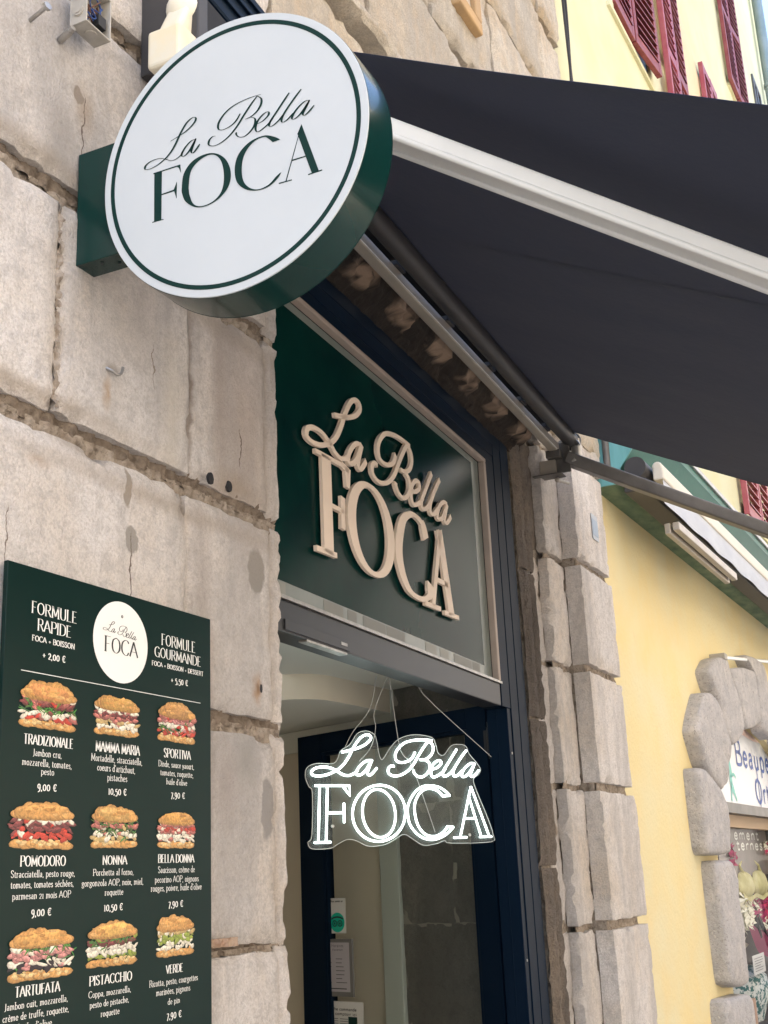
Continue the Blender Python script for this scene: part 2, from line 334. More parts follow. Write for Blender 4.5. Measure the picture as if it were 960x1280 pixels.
M['darkglass'] = mat('dark_window_glass', (.02, .022, .025), .4)
def glass(name, col=(1, 1, 1), rough=0.0, ex=5):
    m = bpy.data.materials.new(name); m.use_nodes = True; t = m.node_tree; t.nodes.clear()
    o = t.nodes.new('ShaderNodeOutputMaterial'); mx = t.nodes.new('ShaderNodeMixShader'); tr = t.nodes.new('ShaderNodeBsdfTransparent'); gl = t.nodes.new('ShaderNodeBsdfGlossy')
    lw = t.nodes.new('ShaderNodeLayerWeight'); pw = t.nodes.new('ShaderNodeMath'); pw.operation = 'POWER'; pw.inputs[1].default_value = ex; t.links.new(lw.outputs['Facing'], pw.inputs[0]); fr = t.nodes.new('ShaderNodeMapRange'); fr.inputs[3].default_value = .01; t.links.new(pw.outputs[0], fr.inputs[0]); tr.inputs[0].default_value = (*col, 1); gl.inputs['Roughness'].default_value = rough
    t.links.new(fr.outputs[0], mx.inputs[0]); t.links.new(tr.outputs[0], mx.inputs[1]); t.links.new(gl.outputs[0], mx.inputs[2]); t.links.new(mx.outputs[0], o.inputs[0]); return m
M['glass'] = glass('clear_door_glass', (.82, .84, .82), .01)
M['acrylic'] = glass('clear_acrylic', (.90, .93, .92), .03)
def add_diffuse(m, col, fac, kind='ShaderNodeBsdfDiffuse'):
    t = m.node_tree; o = [n for n in t.nodes if n.type == 'OUTPUT_MATERIAL'][0]; src = o.inputs[0].links[0].from_socket
    d = t.nodes.new(kind); d.inputs[0].default_value = (*col, 1); mx = t.nodes.new('ShaderNodeMixShader'); mx.inputs[0].default_value = fac
    t.links.new(src, mx.inputs[1]); t.links.new(d.outputs[0], mx.inputs[2]); t.links.new(mx.outputs[0], o.inputs[0])
add_diffuse(M['acrylic'], (.85, .95, .93), .022)
add_diffuse(M['fabric'], (.10, .12, .22), .22, 'ShaderNodeBsdfTranslucent')
M['shopglass'] = glass('shop_window_glass', (.92, .93, .93), .01, 16)
def bread(name, a, b): return mat(name, a, .5, var=[b, tuple(x*.55 for x in a)], vscale=70, vamt=(.45, .75))
M['crust'] = bread('printed_bread_crust', (.46, .21, .055), (.58, .33, .11)); M['crumb'] = bread('printed_bread_crumb', (.50, .33, .15), (.64, .49, .27))
for k, c in dict(ham=(.42, .15, .13), dham=(.20, .05, .05), mozz=(.66, .62, .50), rocket=(.045, .11, .025), tomato=(.45, .055, .03), pale=(.50, .37, .16), olive=(.02, .012, .02), pinkham=(.56, .26, .24), greenp=(.22, .27, .05)).items():
    M['f_'+k] = mat('printed_'+k, c, .5, var=[tuple(min(x*1.35+.03, .9) for x in c)], vscale=90)

def print_mat(name):
    m = bpy.data.materials.new(name); m.use_nodes = True; t = m.node_tree; n = t.nodes; l = t.links; bs = n['Principled BSDF']
    at = n.new('ShaderNodeVertexColor'); at.layer_name = 'Col'
    tc = n.new('ShaderNodeTexCoord'); nz_ = n.new('ShaderNodeTexNoise'); nz_.inputs['Scale'].default_value = 190; nz_.inputs['Detail'].default_value = 6; nz_.inputs['Roughness'].default_value = .7; l.new(tc.outputs['Object'], nz_.inputs['Vector'])
    mr = n.new('ShaderNodeMapRange'); mr.inputs[1].default_value = .3; mr.inputs[2].default_value = .7; mr.inputs[3].default_value = .55; mr.inputs[4].default_value = 1.45; l.new(nz_.outputs[0], mr.inputs[0])
    v = n.new('ShaderNodeVectorMath'); v.operation = 'SCALE'; l.new(at.outputs['Color'], v.inputs[0]); l.new(mr.outputs[0], v.inputs['Scale']); l.new(v.outputs[0], bs.inputs['Base Color']); bs.inputs['Roughness'].default_value = .35
    return m
M['foodprint'] = print_mat('printed_food_photo')

# ================================================================== STONE BUILDING
def nz3(x, y, z, s): return noise.fractal(Vector((x*s, y*s, z*s)), 1.0, 2.0, 4)
def stone_grid(mb, B, a0, a1, z0, z1, tf, thick, seed, res=.022, er=.008, rough=.0022, chip=.012, lean=0.):
    """front face of one block: wavy worn edges, rounded arrises, closed back to depth"""
    na = max(int((a1-a0)/res), 3); nz_ = max(int((z1-z0)/res), 3); P = []; idx = {}
    k = 0
    for j in range(nz_+1):
        for i in range(na+1):
            u = i/na; v = j/nz_; a = a0+(a1-a0)*u; z = z0+(z1-z0)*v
            da = min(a-a0, a1-a); dz = min(z-z0, z1-z); e = min(da, dz)
            n1 = nz3(a+seed, seed*.7, z, 7); n2 = nz3(a-seed, 3+seed, z, 28); n3 = nz3(a, seed+9, z, 13)
            ch = max(0, n3-.20)*chip*3.2*max(0, 1-e/.035)
            t = tf + n1*rough*1.6 + n2*rough*.5 + ch
            if e < er: t += er*(1-math.sqrt(max(0, 1-((er-e)/er)**2)))*.9
            if u in (0, 1) or v in (0, 1):
                t += er*.15
            ja = nz3(seed, z, a, 11)*chip*.16+nz3(z, seed, a, 45)*chip*.14; jz = nz3(a, z, seed+4, 11)*chip*.32+nz3(a, seed, z, 45)*chip*.22
            fa = max(0, 1-da/.04); fz = max(0, 1-dz/.04)
            a += ja*fa - 0; z += jz*fz
            P.append(B(a, t, z)); idx[i, j] = k; k += 1
    F = [(idx[i, j], idx[i+1, j], idx[i+1, j+1], idx[i, j+1]) for j in range(nz_) for i in range(na)]
    ring = [idx[i, 0] for i in range(na)]+[idx[na, j] for j in range(nz_)]+[idx[i, nz_] for i in range(na, 0, -1)]+[idx[0, j] for j in range(nz_, 0, -1)]
    b = len(P); back = B(0, 0, 0)
    for r in ring: P.append(P[r]+B.ey*thick)
    m = len(ring)
    F += [(ring[i], b+i, b+(i+1) % m, ring[(i+1) % m]) for i in range(m)]
    mb.add(P, F)
bld = thing('stone_building', 'old pale limestone facade of large worn blocks around the sandwich shop doorway', 'building', (2.6, 0, -EYE))
G = [-1.6, -1.13, -.63, -.13, .355, .87, 1.375, 1.875, 2.37, 2.87, 3.38, 3.9, 4.4, 4.9, 5.4, 5.9]     # course joints
HG = {-.13: .010, .355: .024, .87: .025, 1.375: .027, 1.875: .030}
random.seed(4)
def sblock(a0, a1, z0, z1, t=0, thick=.10, mt='stone', B=WB, name='stone_block', **k):
    mb = MB(); stone_grid(mb, B, a0, a1, z0, z1, t, thick, random.uniform(0, 90), **k); return mb.build(name, M[mt], bld, smooth=True)
VJ = {0: [-.6, .5, 1.2, 2.0], 1: [-.3, .9, 1.6], 2: [-.7, .45, 1.45], 3: [-.4, .75], 4: [-.6, .5, 1.35, 2.19], 5: [-.5, .6, 1.742, 2.2], 6: [-.8, .4, 1.3], 7: [-.4, .8, 1.63], 8: [-.2, 1.0, 2.1]}
for c in range(9):
    z0, z1 = G[c], G[c+1]; h0 = HG.get(z0, .02); h1 = HG.get(z1, .02)
    xs = [-1.0]+VJ[c]+[2.555]
    if xs[1] <= xs[0]: xs.pop(0)
    for a0, a1 in zip(xs, xs[1:]):
        g = .0025; t = random.uniform(-.003, .003)
        if c == 5 and a0 == 2.2: t = .010
        if c == 4 and a0 == 2.19: t = .004
        near = a1 > 1.2 and z1 > -.7
        sblock(a0+(g if a0 > -1 else 0), a1-g*(a1 < 2.5), z0+h0, z1-h1, t, res=.020 if near else .06, chip=.013)
    # worn margin strip along the door opening
    sblock(2.555, 2.618, z0+h0*.35, z1-h1*.35, .010, .30, res=.014, er=.014, rough=.005, chip=.026, name='jamb_stone')
# joint bed: rough mortar at the bottom of every groove
mb = MB()
def bumpy(mb, B, a0, a1, z0, z1, t, res, amp, seed, s=18):
    na = max(int((a1-a0)/res), 1); nz_ = max(int((z1-z0)/res), 1)
    P = [B(a0+(a1-a0)*i/na, t+nz3(a0+(a1-a0)*i/na, seed, z0+(z1-z0)*j/nz_, s)*amp, z0+(z1-z0)*j/nz_) for j in range(nz_+1) for i in range(na+1)]
    mb.add(P, [(j*(na+1)+i, j*(na+1)+i+1, (j+1)*(na+1)+i+1, (j+1)*(na+1)+i) for j in range(nz_) for i in range(na)])
for z in G[1:10]: bumpy(mb, WB, 1.2, 2.60, z-.040, z+.004, .024, .006, .012, z, 36)
mb.box(WB, -1, 2.60, .060, .10, -1.6, 2.9); mb.build('mortar_joint', M['mortar'], bld, smooth=True)
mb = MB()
for z in G[1:10]: bumpy(mb, WB, 1.2, 2.60, z-.006, z+.042, .026, .006, .014, z+5, 30)  # upper half of each groove: underside shade and soot put into the colour
mb.build('joint_shade_soot', M['mortar_shade_soot'], bld, smooth=True)
# narrow filled vertical joints and patches in the faces
for a, z0, z1 in ((1.742, .90, 1.35), (1.63, 1.9, 2.35)):
    mb = MB(); bumpy(mb, WB, a-.008, a+.008, z0, z1, .0045, .005, .010, a, 60); mb.build('joint_filler', M['filler'], bld, smooth=True)
def blob(mb, B, a, z, ra, rz, t, seed, n=26, wob=.3, d=.004):
    pts = []
    for k in range(n):
        g = 2*PI*k/n; r = 1+wob*nz3(math.cos(g), math.sin(g), seed, 1.6); pts.append((a+ra*r*math.cos(g), z+rz*r*math.sin(g)))
    mb.prism(pts, lambda x, y: B(x, t, y), lambda x, y: B(a+(x-a)*1.06, t+d, z+(y-z)*1.06), back=False)
for a, z, ra, rz in ():
    mb = MB(); blob(mb, WB, a, z, ra, rz, -.0035, a+z, d=.012); mb.build('mortar_patch', M['patch'], bld)
for k, (a, z) in enumerate(((2.272, .903), (2.368, .912))): mb = MB(); blob(mb, WB, a, z, .0115, .013, -.0045+.012*k*(a>2.3), k, wob=.15, d=.006); mb.build('drilled_hole', M['dark'], bld)
mb = MB(); blob(mb, WB, 2.480, .443, .004, .010, -.0045, 8, wob=.1, d=.002)
mb.build('drilled_hole', M['dark'], bld)
mb = MB(); bumpy(mb, WB, 2.26, 2.37, -.118, -.10, -.004, .006, .012, 3, 60); mb.build('red_mortar_crust', M['rough_red'], bld)

# right pier: stepped quoins
QJ = [-1.6, -.76, -.22, .345, .858, 1.342, 1.86, 2.37, 2.87]
QX = {5: 5.765, 4: 5.785, 3: 5.80, 2: 5.84, 1: 5.85}
for c in range(8):
    z0, z1 = QJ[c], QJ[c+1]
    lo, hi = z0+(.021 if c else 0), z1-.018
    xr = QX.get(c, 5.80)
    sblock(5.273, xr, lo, hi, random.uniform(-.003, .003), .075, res=.018, er=.004, chip=.012, rough=.0015, name='quoin_block')
    sblock(5.050, 5.285, lo-.008, hi+.004, .081+random.uniform(-.004, .004), .044, res=.018, er=.005, chip=.022, rough=.0025, name='quoin_block')
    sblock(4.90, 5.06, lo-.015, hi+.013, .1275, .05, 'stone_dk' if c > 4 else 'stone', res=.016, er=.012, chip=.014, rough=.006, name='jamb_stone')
mb = MB(); mb.box(WB, 4.80, 5.82, .135, .4, -1.6, 1.9)
for z in QJ[1:7]: bumpy(mb, WB, 5.285, 5.78, z-.03, z+.03, .030, .008, .012, z, 34); bumpy(mb, WB, 5.06, 5.285, z-.03, z+.03, .104, .008, .008, z, 34)
[mb.box(WB, 5.282, 5.70, .032, .09, z-.03, z+.03) for z in QJ[1:7]]; mb.box(WB, 5.285, 5.79, .052, .135, -1.6, 1.9); mb.build('mortar_joint', M['mortar'], bld, smooth=True)
# architrave moulding of the jamb next to the metal frame
for c, (z0, z1) in enumerate(((-1.6, -.62), (-.61, .02), (.03, .60), (.61, 1.22), (1.23, 1.93))):
    mb = MB(); prof = [(4.765, .118), (4.79, .112), (4.80, .104), (4.835, .100), (4.845, .112), (4.87, .120), (4.885, .108), (4.91, .100), (4.925, .112), (4.93, .145)]
    nzs = int((z1-z0)/.02); P = []
    for j in range(nzs+1):
        z = z0+(z1-z0)*j/nzs; e = min(z-z0, z1-z)
        for a, t in prof: P.append(WB(a+nz3(a, z, c, 14)*.009, t+abs(nz3(z, a, c+3, 20))*.012+max(0, .006-e), z))
    m = len(prof); mb.add(P, [(j*m+i, j*m+i+1, (j+1)*m+i+1, (j+1)*m+i) for j in range(nzs) for i in range(m-1)])
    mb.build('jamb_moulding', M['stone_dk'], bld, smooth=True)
# carved lintel above the frame
WEAR = []
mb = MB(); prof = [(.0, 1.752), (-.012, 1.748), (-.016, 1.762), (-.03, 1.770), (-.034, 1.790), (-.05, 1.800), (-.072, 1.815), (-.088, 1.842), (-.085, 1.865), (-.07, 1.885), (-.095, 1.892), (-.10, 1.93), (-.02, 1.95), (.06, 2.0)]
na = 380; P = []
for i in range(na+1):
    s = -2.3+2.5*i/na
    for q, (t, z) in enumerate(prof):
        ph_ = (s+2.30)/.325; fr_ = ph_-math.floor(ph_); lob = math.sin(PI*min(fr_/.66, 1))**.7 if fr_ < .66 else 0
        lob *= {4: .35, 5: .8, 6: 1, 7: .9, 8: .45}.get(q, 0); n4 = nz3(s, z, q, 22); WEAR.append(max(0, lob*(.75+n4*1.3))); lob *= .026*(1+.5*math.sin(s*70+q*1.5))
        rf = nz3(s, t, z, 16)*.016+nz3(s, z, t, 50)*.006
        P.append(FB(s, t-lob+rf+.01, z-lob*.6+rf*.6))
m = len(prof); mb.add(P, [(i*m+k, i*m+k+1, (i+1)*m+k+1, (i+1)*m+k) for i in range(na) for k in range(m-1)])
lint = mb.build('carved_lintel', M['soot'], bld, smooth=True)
wa = lint.data.attributes.new('wear', 'FLOAT', 'POINT')
for i in range(na+1):
    for q in range(m): wa.data[i*m+q].value = WEAR[i*m+q]
random.seed(21)
for k in range(0):
    s0 = -2.28+.325*k; mb = MB(); P = []; nu, nv = 22, 12
    for i in range(nu+1):
        for j in range(nv+1):
            u = i/nu; v = j/nv; s_ = s0+.215*u+.05*v; env = math.sin(PI*u)**.6*math.sin(PI*v)**.6
            fold = .010*math.sin(u*17+v*5+k)*env+.010*nz3(s_, v, k, 18)*env
            t_ = -.034-.050*v; z_ = 1.800+.085*v**1.2
            P.append(FB(s_, t_+.012-(.030+fold)*env, z_+.006-(.026+fold)*env))
    mb.add(P, [(i*(nv+1)+j, i*(nv+1)+j+1, (i+1)*(nv+1)+j+1, (i+1)*(nv+1)+j) for i in range(nu) for j in range(nv)])
    mb.build('carved_leaf', M['lumps'], bld, smooth=True)
# wall over the opening, courses of big rough blocks
rows = [(1.96, 2.33), (2.37, 2.70), (2.74, 2.80), (2.82, 3.28), (3.32, 3.86), (3.9, 4.38), (4.42, 4.9), (4.94, 5.45), (5.5, 6.0), (6.04, 6.6)]
random.seed(9)
for r, (z0, z1) in enumerate(rows):
    x = 2.62 if r < 2 else .2
    first = True
    while x < 5.78:
        w = random.uniform(.45, .95); x1 = min(x+w, 5.80)
        if 5.80-x1 < .25: x1 = 5.80
        proud = -.05 if r == 2 else random.uniform(-.014, .010)
        sblock(x+.008, x1-.006, z0, z1, proud, .12, 'stone_up', res=.028 if x > 2.2 and z1 < 5 else .07, er=.014, chip=.030, rough=.007)
        x = x1
mb = MB(); mb.box(WB, .2, 5.80, .06, .5, 2.0, 9.0); mb.build('wall_core', M['mortar'], bld)
mb = MB(); mb.box(WB, -6, 2.6, .102, .5, -1.6, 9.0); mb.box(WB, -6, .2, 0, .1, 2.9, 9.0); mb.box(WB, -6, -1.01, 0, .1, -1.6, 2.9); mb.box(WB, .2, 5.80, .0, .06, 6.64, 9); mb.build('wall_core', M['stone'], bld)
mb = MB(); mb.box(WB, 4.10, 4.36, -.045, .02, 3.50, 3.56); mb.box(WB, 4.10, 4.17, -.06, .02, 3.56, 5.0); mb.box(WB, 4.29, 4.36, -.045, .02, 3.56, 5.0); mb.build('ochre_window_surround', mat('ochre_stone_trim', (.50, .33, .16), .85, var=[(.42, .29, .16)], vscale=6, bump=.6), bld, bevel=.008)
mb = MB(); mb.box(WB, 4.17, 4.29, -.02, .02, 3.56, 5.0); mb.build('window_reveal', M['stone_up'], bld)
# flat black sheet set in the wall behind the fittings at the top left
mb = MB(); mb.box(WB, 1.98, 2.60, .07, .099, 1.80, 2.6); mb.build('black_sheet', M['darkgap'], bld)

# ================================================================== WALL FITTINGS
jb = thing('junction_box', 'open grey plastic junction box with blue wires above the round sign', 'junction box', (1.72, -.03, 1.70))
BX = Basis((1.712, -.03, 1.738), 0)
mb = MB(); w, h, d = .082, .105, .040
mb.box(BX, 0, w, .0, .004, 0, h)
for q in ((0, .004, -d, 0, 0, h), (w-.004, w, -d, 0, 0, h), (.004, w-.004, -d, 0, 0, .004), (.004, w-.004, -d, 0, h-.004, h)): mb.box(BX, *q)
mb.build('box_shell', M['boxgrey'], jb, bevel=.0015)
for z in (.03, .072):
    mb = MB(); c = BX(-.001, -d*.5, z); mb.tube([c+Vector((.002, 0, 0)), c-Vector((.003, 0, 0))], .013, 20); mb.tube([c, c-Vector((.0045, 0, 0))], .0075, 16); mb.build('cable_knockout', M['boxgrey'], jb, smooth=True)
mb = MB(); c = BX(.04, -d*.5, .0); mb.tube([c+Vector((0, 0, .002)), c-Vector((0, 0, .003))], .013, 20); mb.build('cable_knockout', M['boxgrey'], jb, smooth=True)
random.seed(2)
for k in range(7):
    mb = MB(); p = Vector(BX(.02+.045*random.random(), -.010, .02+.02*random.random())); pts = [p]
    for j in range(5): pts.append(BX(.015+.05*random.random(), -.014-.02*random.random(), .02+.065*random.random()))
    mb.tube(catmull(pts, 5), .0016, 6); mb.build('wire', M['blue'] if k % 3 else M['brownw'], jb, smooth=True)
mb = MB(); mb.box(BX, .045, .070, -.036, -.02, .022, .050); mb.build('terminal_block', M['dark'], jb, bevel=.001)
mb = MB(); mb.tube([(1.715, .0, 1.715), (1.706, -.035, 1.720)], .008, 12); mb.tube([(1.706, -.035, 1.720), (1.704, -.044, 1.722)], .006, 12); mb.build('cable_gland', M['steel'], jb, smooth=True)
bo = thing('wall_bolt', 'small steel bolt sticking out of the stone beside the junction box', 'bolt', (1.625, 0, 1.705))
mb = MB(); mb.tube([(1.625, .01, 1.700), (1.618, -.045, 1.712)], .0045, 10); mb.build('shank', M['steel'], bo, smooth=True)
mb = MB(); mb.tube([(1.618, -.045, 1.712), (1.617, -.052, 1.7135)], .010, 6); mb.build('head', M['steel'], bo)
hk = thing('wall_hook', 'small bent metal hook with a rust streak below it on the stone', 'hook', (1.90, 0, 1.03))
mb = MB(); mb.tube(catmull([(1.885, .01, 1.042), (1.892, -.012, 1.030), (1.902, -.020, 1.022), (1.914, -.020, 1.030), (1.922, -.018, 1.046)], 5), .0032, 8); mb.build('hook_bar', M['steel'], hk, smooth=True)

# ================================================================== LETTERING DATA
SCRIPT=[[(-80.3,42.5),(-74.9,43.9),(-68.1,45.9),(-60.0,48.6),(-51.9,53.3),(-46.5,59.4),(-47.1,63.9),(-51.9,64.8),(-58.6,60.8),(-64.1,53.3),(-68.1,45.9),(-72.2,37.1),(-77.6,28.3),(-84.4,21.5),(-92.5,16.8),(-100.6,14.1),(-108.8,13.4),(-114.2,15.4),(-113.5,20.2),(-107.4,23.5),(-99.3,24.2),(-92.5,22.9),(-85.7,19.5),(-79.0,15.4),(-72.2,14.1),(-65.4,16.8),(-61.4,20.8)],[(-45.1,33.0),(-51.2,32.3),(-58.0,26.9),(-62.7,19.5),(-62.0,15.1),(-57.3,15.4),(-51.2,21.5),(-44.4,33.7)],[(-44.4,33.7),(-47.8,24.9),(-49.8,17.5),(-47.1,14.7),(-42.4,18.8),(-38.6,23.8)],[(8.8,44.4),(5.1,37.1),(-0.7,32.7),(-8.7,31.0),(-14.6,33.4),(-16.0,40.7),(-12.4,48.7),(-4.4,56.0),(7.3,59.7),(20.4,60.7),(30.6,60.1)],[(26.3,59.7),(20.4,51.7),(13.1,40.0),(7.3,29.8),(0.0,21.0),(-8.7,15.5),(-17.5,14.0),(-24.1,17.4),(-24.5,23.2),(-21.1,26.6),(-17.5,26.1)],[(26.3,59.7),(31.4,54.6),(32.1,47.3),(28.4,40.0),(21.9,35.6),(15.3,34.9)],[(21.9,34.9),(27.0,31.2),(27.7,24.0),(24.1,17.4),(17.5,13.0),(10.9,14.5),(7.3,18.9),(7.0,21.8)],[(29.9,23.2),(36.5,24.7),(42.3,29.8),(41.6,34.2),(36.5,33.4),(30.6,26.9),(29.2,18.1),(32.1,13.0),(37.2,14.5),(43.8,18.9),(48.1,24.0)],[(63.4,49.5),(58.3,41.5),(51.0,29.8),(45.5,21.0),(44.9,15.5),(48.9,14.5),(55.4,18.9),(59.8,24.7)],[(76.6,48.7),(70.0,40.0),(61.3,26.9),(58.3,18.9),(59.8,14.5),(64.9,15.9),(70.7,21.8)],[(87.5,31.2),(81.7,31.2),(74.4,25.4),(70.0,17.4),(71.5,13.7),(77.3,15.9),(83.1,23.2),(87.5,31.2)],[(87.5,31.2),(83.9,22.5),(81.7,16.7),(83.9,14.0),(88.2,16.7),(93.3,22.5)]]
NEON_CURVE=[[(53.5,-10.5),(47.7,-4.7),(39.0,0.4),(28.8,1.9),(17.1,0.4),(6.9,-8.3),(0.3,-21.5),(-0.4,-33.1),(2.5,-46.3),(11.3,-57.9),(22.9,-64.5),(34.6,-65.2),(46.3,-60.8),(53.5,-55.0),(57.9,-50.6)],[(44.1,-11.3),(39.0,-5.4),(30.2,-1.8),(21.5,-2.5),(13.4,-9.1),(8.3,-21.5),(9.1,-36.0),(13.4,-49.2),(21.5,-58.6),(31.7,-61.6),(40.4,-59.4),(46.3,-55.0),(49.9,-49.9)],[(-3.1,-31.4),(-5.6,-44.5),(-12.5,-55.6),(-22.8,-63.0),(-35.0,-65.6),(-47.1,-63.0),(-57.5,-55.6),(-64.4,-44.5),(-66.8,-31.4),(-64.4,-18.4),(-57.5,-7.3),(-47.1,0.1),(-35.0,2.7),(-22.8,0.1),(-12.5,-7.3),(-5.6,-18.4),(-3.1,-31.4)],[(-15.6,-31.7),(-16.2,-42.9),(-19.7,-52.3),(-25.5,-58.6),(-32.9,-60.8),(-40.7,-58.6),(-47.6,-52.3),(-52.7,-42.9),(-55.1,-31.7),(-54.6,-20.6),(-51.1,-11.1),(-45.2,-4.8),(-37.8,-2.6),(-30.0,-4.8),(-23.1,-11.1),(-18.0,-20.6),(-15.6,-31.7)]]
NEON_BACK=[(-119.6,11.9),(-118.2,23.2),(-107.4,28.7),(-87.1,29.5),(-80.3,44.4),(-69.5,52.5),(-61.3,66.0),(-50.5,70.1),(-40.5,66.0),(-37.0,56.6),(-34.3,41.7),(-30.2,34.9),(-20.7,49.8),(-8.5,62.0),(10.4,67.4),(32.1,64.7),(37.5,55.2),(40.8,44.4),(48.3,42.2),(59.2,55.2),(76.8,55.2),(82.2,44.4),(91.7,33.5),(97.6,24.1),(94.9,17.3),(87.6,10.5),(91.7,-4.4),(105.2,-36.9),(113.4,-61.3),(110.1,-70.7),(56.5,-70.7),(48.3,-67.2),(37.5,-70.7),(21.3,-72.1),(7.7,-64.0),(-3.1,-58.0),(-13.9,-63.4),(-27.5,-69.9),(-46.5,-70.7),(-60.0,-64.0),(-70.8,-62.1),(-81.7,-67.2),(-89.8,-71.6),(-110.1,-71.6),(-115.0,-64.0),(-110.9,-55.8),(-111.5,-7.1),(-115.5,1.0)]
NEON_STRAIGHT=[[(-110.1,1.9),(-70.8,1.9),(-70.2,-10.1),(-77.6,0.1)],[(-105.0,1.9),(-105.0,-64.6)],[(-96.3,1.9),(-96.3,-64.6)],[(-109.4,-64.6),(-91.1,-64.6)],[(-95.2,-30.4),(-76.9,-30.4)],[(-76.9,-18.9),(-76.3,-42.5)],[(44.1,-11.3),(53.5,-10.5)],[(49.9,-49.9),(57.9,-50.6)],[(82.0,1.1),(66.7,-63.8)],[(58.6,-64.0),(75.4,-64.0)],[(82.0,1.1),(106.0,-63.8)],[(79.1,-12.7),(95.1,-63.8)],[(92.9,-64.0),(109.0,-64.0)],[(74.0,-40.1),(87.1,-40.1)]]
DISK_F=[[(-0.2094,1.359),(-0.2271,1.3585),(-0.2267,1.2517),(-0.2319,1.2511),(-0.2319,1.2498),(-0.2054,1.2509),(-0.2054,1.2522),(-0.2101,1.2522)],[(-0.207,1.3602),(-0.2707,1.36),(-0.2722,1.3417),(-0.2675,1.3534),(-0.2627,1.3576),(-0.207,1.358)],[(-0.2271,1.3076),(-0.2559,1.3086),(-0.2629,1.3237),(-0.2621,1.2878),(-0.2569,1.3052),(-0.2271,1.3054)]]
DISK_O=[[(-0.2747,1.3069),(-0.2792,1.3364),(-0.2979,1.3572),(-0.3257,1.3643),(-0.3533,1.3582),(-0.3759,1.3378),(-0.3869,1.3072),(-0.3821,1.2784),(-0.3617,1.2587),(-0.3345,1.2505),(-0.3071,1.2547),(-0.2841,1.2733),(-0.2756,1.2934)],[(-0.291,1.3063),(-0.2956,1.3357),(-0.3118,1.3528),(-0.3349,1.3596),(-0.3533,1.3538),(-0.3668,1.3332),(-0.3715,1.299),(-0.3649,1.2707),(-0.3459,1.2557),(-0.3209,1.2532),(-0.3025,1.2626),(-0.2933,1.2837),(-0.2914,1.2952)]]
DISK_C=[[(-0.4966,1.3423),(-0.4829,1.3529),(-0.4611,1.3622),(-0.43,1.3588),(-0.4052,1.3406),(-0.3959,1.3131),(-0.4,1.2815),(-0.4197,1.2592),(-0.4459,1.2491),(-0.472,1.2509),(-0.4904,1.2622),(-0.4975,1.2719)],[(-0.4804,1.3415),(-0.4719,1.3513),(-0.461,1.3592),(-0.4389,1.356),(-0.4186,1.3364),(-0.4115,1.3082),(-0.4147,1.2792),(-0.4285,1.26),(-0.4481,1.251),(-0.4699,1.2545),(-0.4853,1.2659),(-0.4932,1.2707)]]
DISK_A=[[(-0.5428,1.3598),(-0.5762,1.2502),(-0.5615,1.2502),(-0.5337,1.3422)],[(-0.5428,1.3598),(-0.5418,1.3546),(-0.5077,1.2501),(-0.5056,1.2499)],[(-0.4915,1.2513),(-0.5192,1.2499),(-0.5192,1.2482),(-0.4914,1.2492)],[(-0.554,1.2505),(-0.5829,1.2511),(-0.5828,1.249),(-0.5539,1.2484)],[(-0.5203,1.291),(-0.551,1.2906),(-0.5509,1.2885),(-0.5203,1.2885)]]
WIN_LA=[[.005337,.000309,-1.221662],[.000116,.004465,1.14302]]
WIN_BE=[[.005914,.0002,-1.235029],[.000115,.004409,1.142761]]
DK_LA=[[-.001703,-.000101,-.379811],[.000024,.001587,1.35396]]
DK_BE=[[-.001975,-.000249,-.381058],[.000006,.001698,1.352451]]
NEON=[[.003427,.000167,.010974],[.00003,.002603,.293936]]
def place_script(mb, A1, A2, fn, wf, depth=None, mi=None, n=5, tube=None):
    for k, st in enumerate(SCRIPT):
        A = A1 if k < 3 else A2
        pts = [(A[0][0]*x+A[0][1]*y+A[0][2], A[1][0]*x+A[1][1]*y+A[1][2]) for x, y in catmull(st, n)]
        if tube: mb.tube([fn(a, b, 0) for a, b in pts], tube, 8, mi)
        else: stroke(mb, pts, wf, fn, depth, mi=mi)
# ================================================================== ROUND SIGN
XD, YC, ZC, RS = 1.763, -.385, 1.3505, .298
rs = thing('round_shop_sign', 'round white sign with dark green rim and green shop lettering projecting from the stone wall', 'sign', (1.79, 0, 1.22))
def ring(mb, x0, x1, r0, r1, n=96, mi=None):
    P = []
    for x, r in ((x0, r0), (x1, r0), (x1, r1), (x0, r1)):
        for k in range(n): a = 2*PI*k/n; P.append((x, YC+r*math.cos(a), ZC+r*math.sin(a)))
    F = []
    for c in range(4):
        d = (c+1) % 4
        F += [(c*n+k, c*n+(k+1) % n, d*n+(k+1) % n, d*n+k) for k in range(n)]
    mb.add(P, F, mi)
mb = MB(); ring(mb, XD+.003, XD+.098, RS-.012, RS); ring(mb, XD+.0985, XD+.100, RS-.02, RS+.0005)
mb.tube([(XD+.09, YC, ZC), (XD+.097, YC, ZC)], RS-.012, 96)
mb.build('rim', M['green'], rs, smooth=True)
mb = MB(); mb.tube([(XD, YC, ZC), (XD+.006, YC, ZC)], RS-.0008, 128); mb.build('face', M['white_sign'], rs, smooth=True, bevel=.0008)
mb = MB(); ring(mb, XD-.0009, XD+.001, RS*.915, RS*.945, 128); mb.build('green_ring', M['greenflat'], rs)
fnD = lambda y, z, d: Vector((XD-.0009+d, y, z))
mb = MB()
for pl in DISK_F+DISK_A: mb.prism(pl, lambda y, z: Vector((XD-.0009, y, z)), lambda y, z: Vector((XD+.001, y, z)))
for o_, i_ in (DISK_O, DISK_C):
    pass
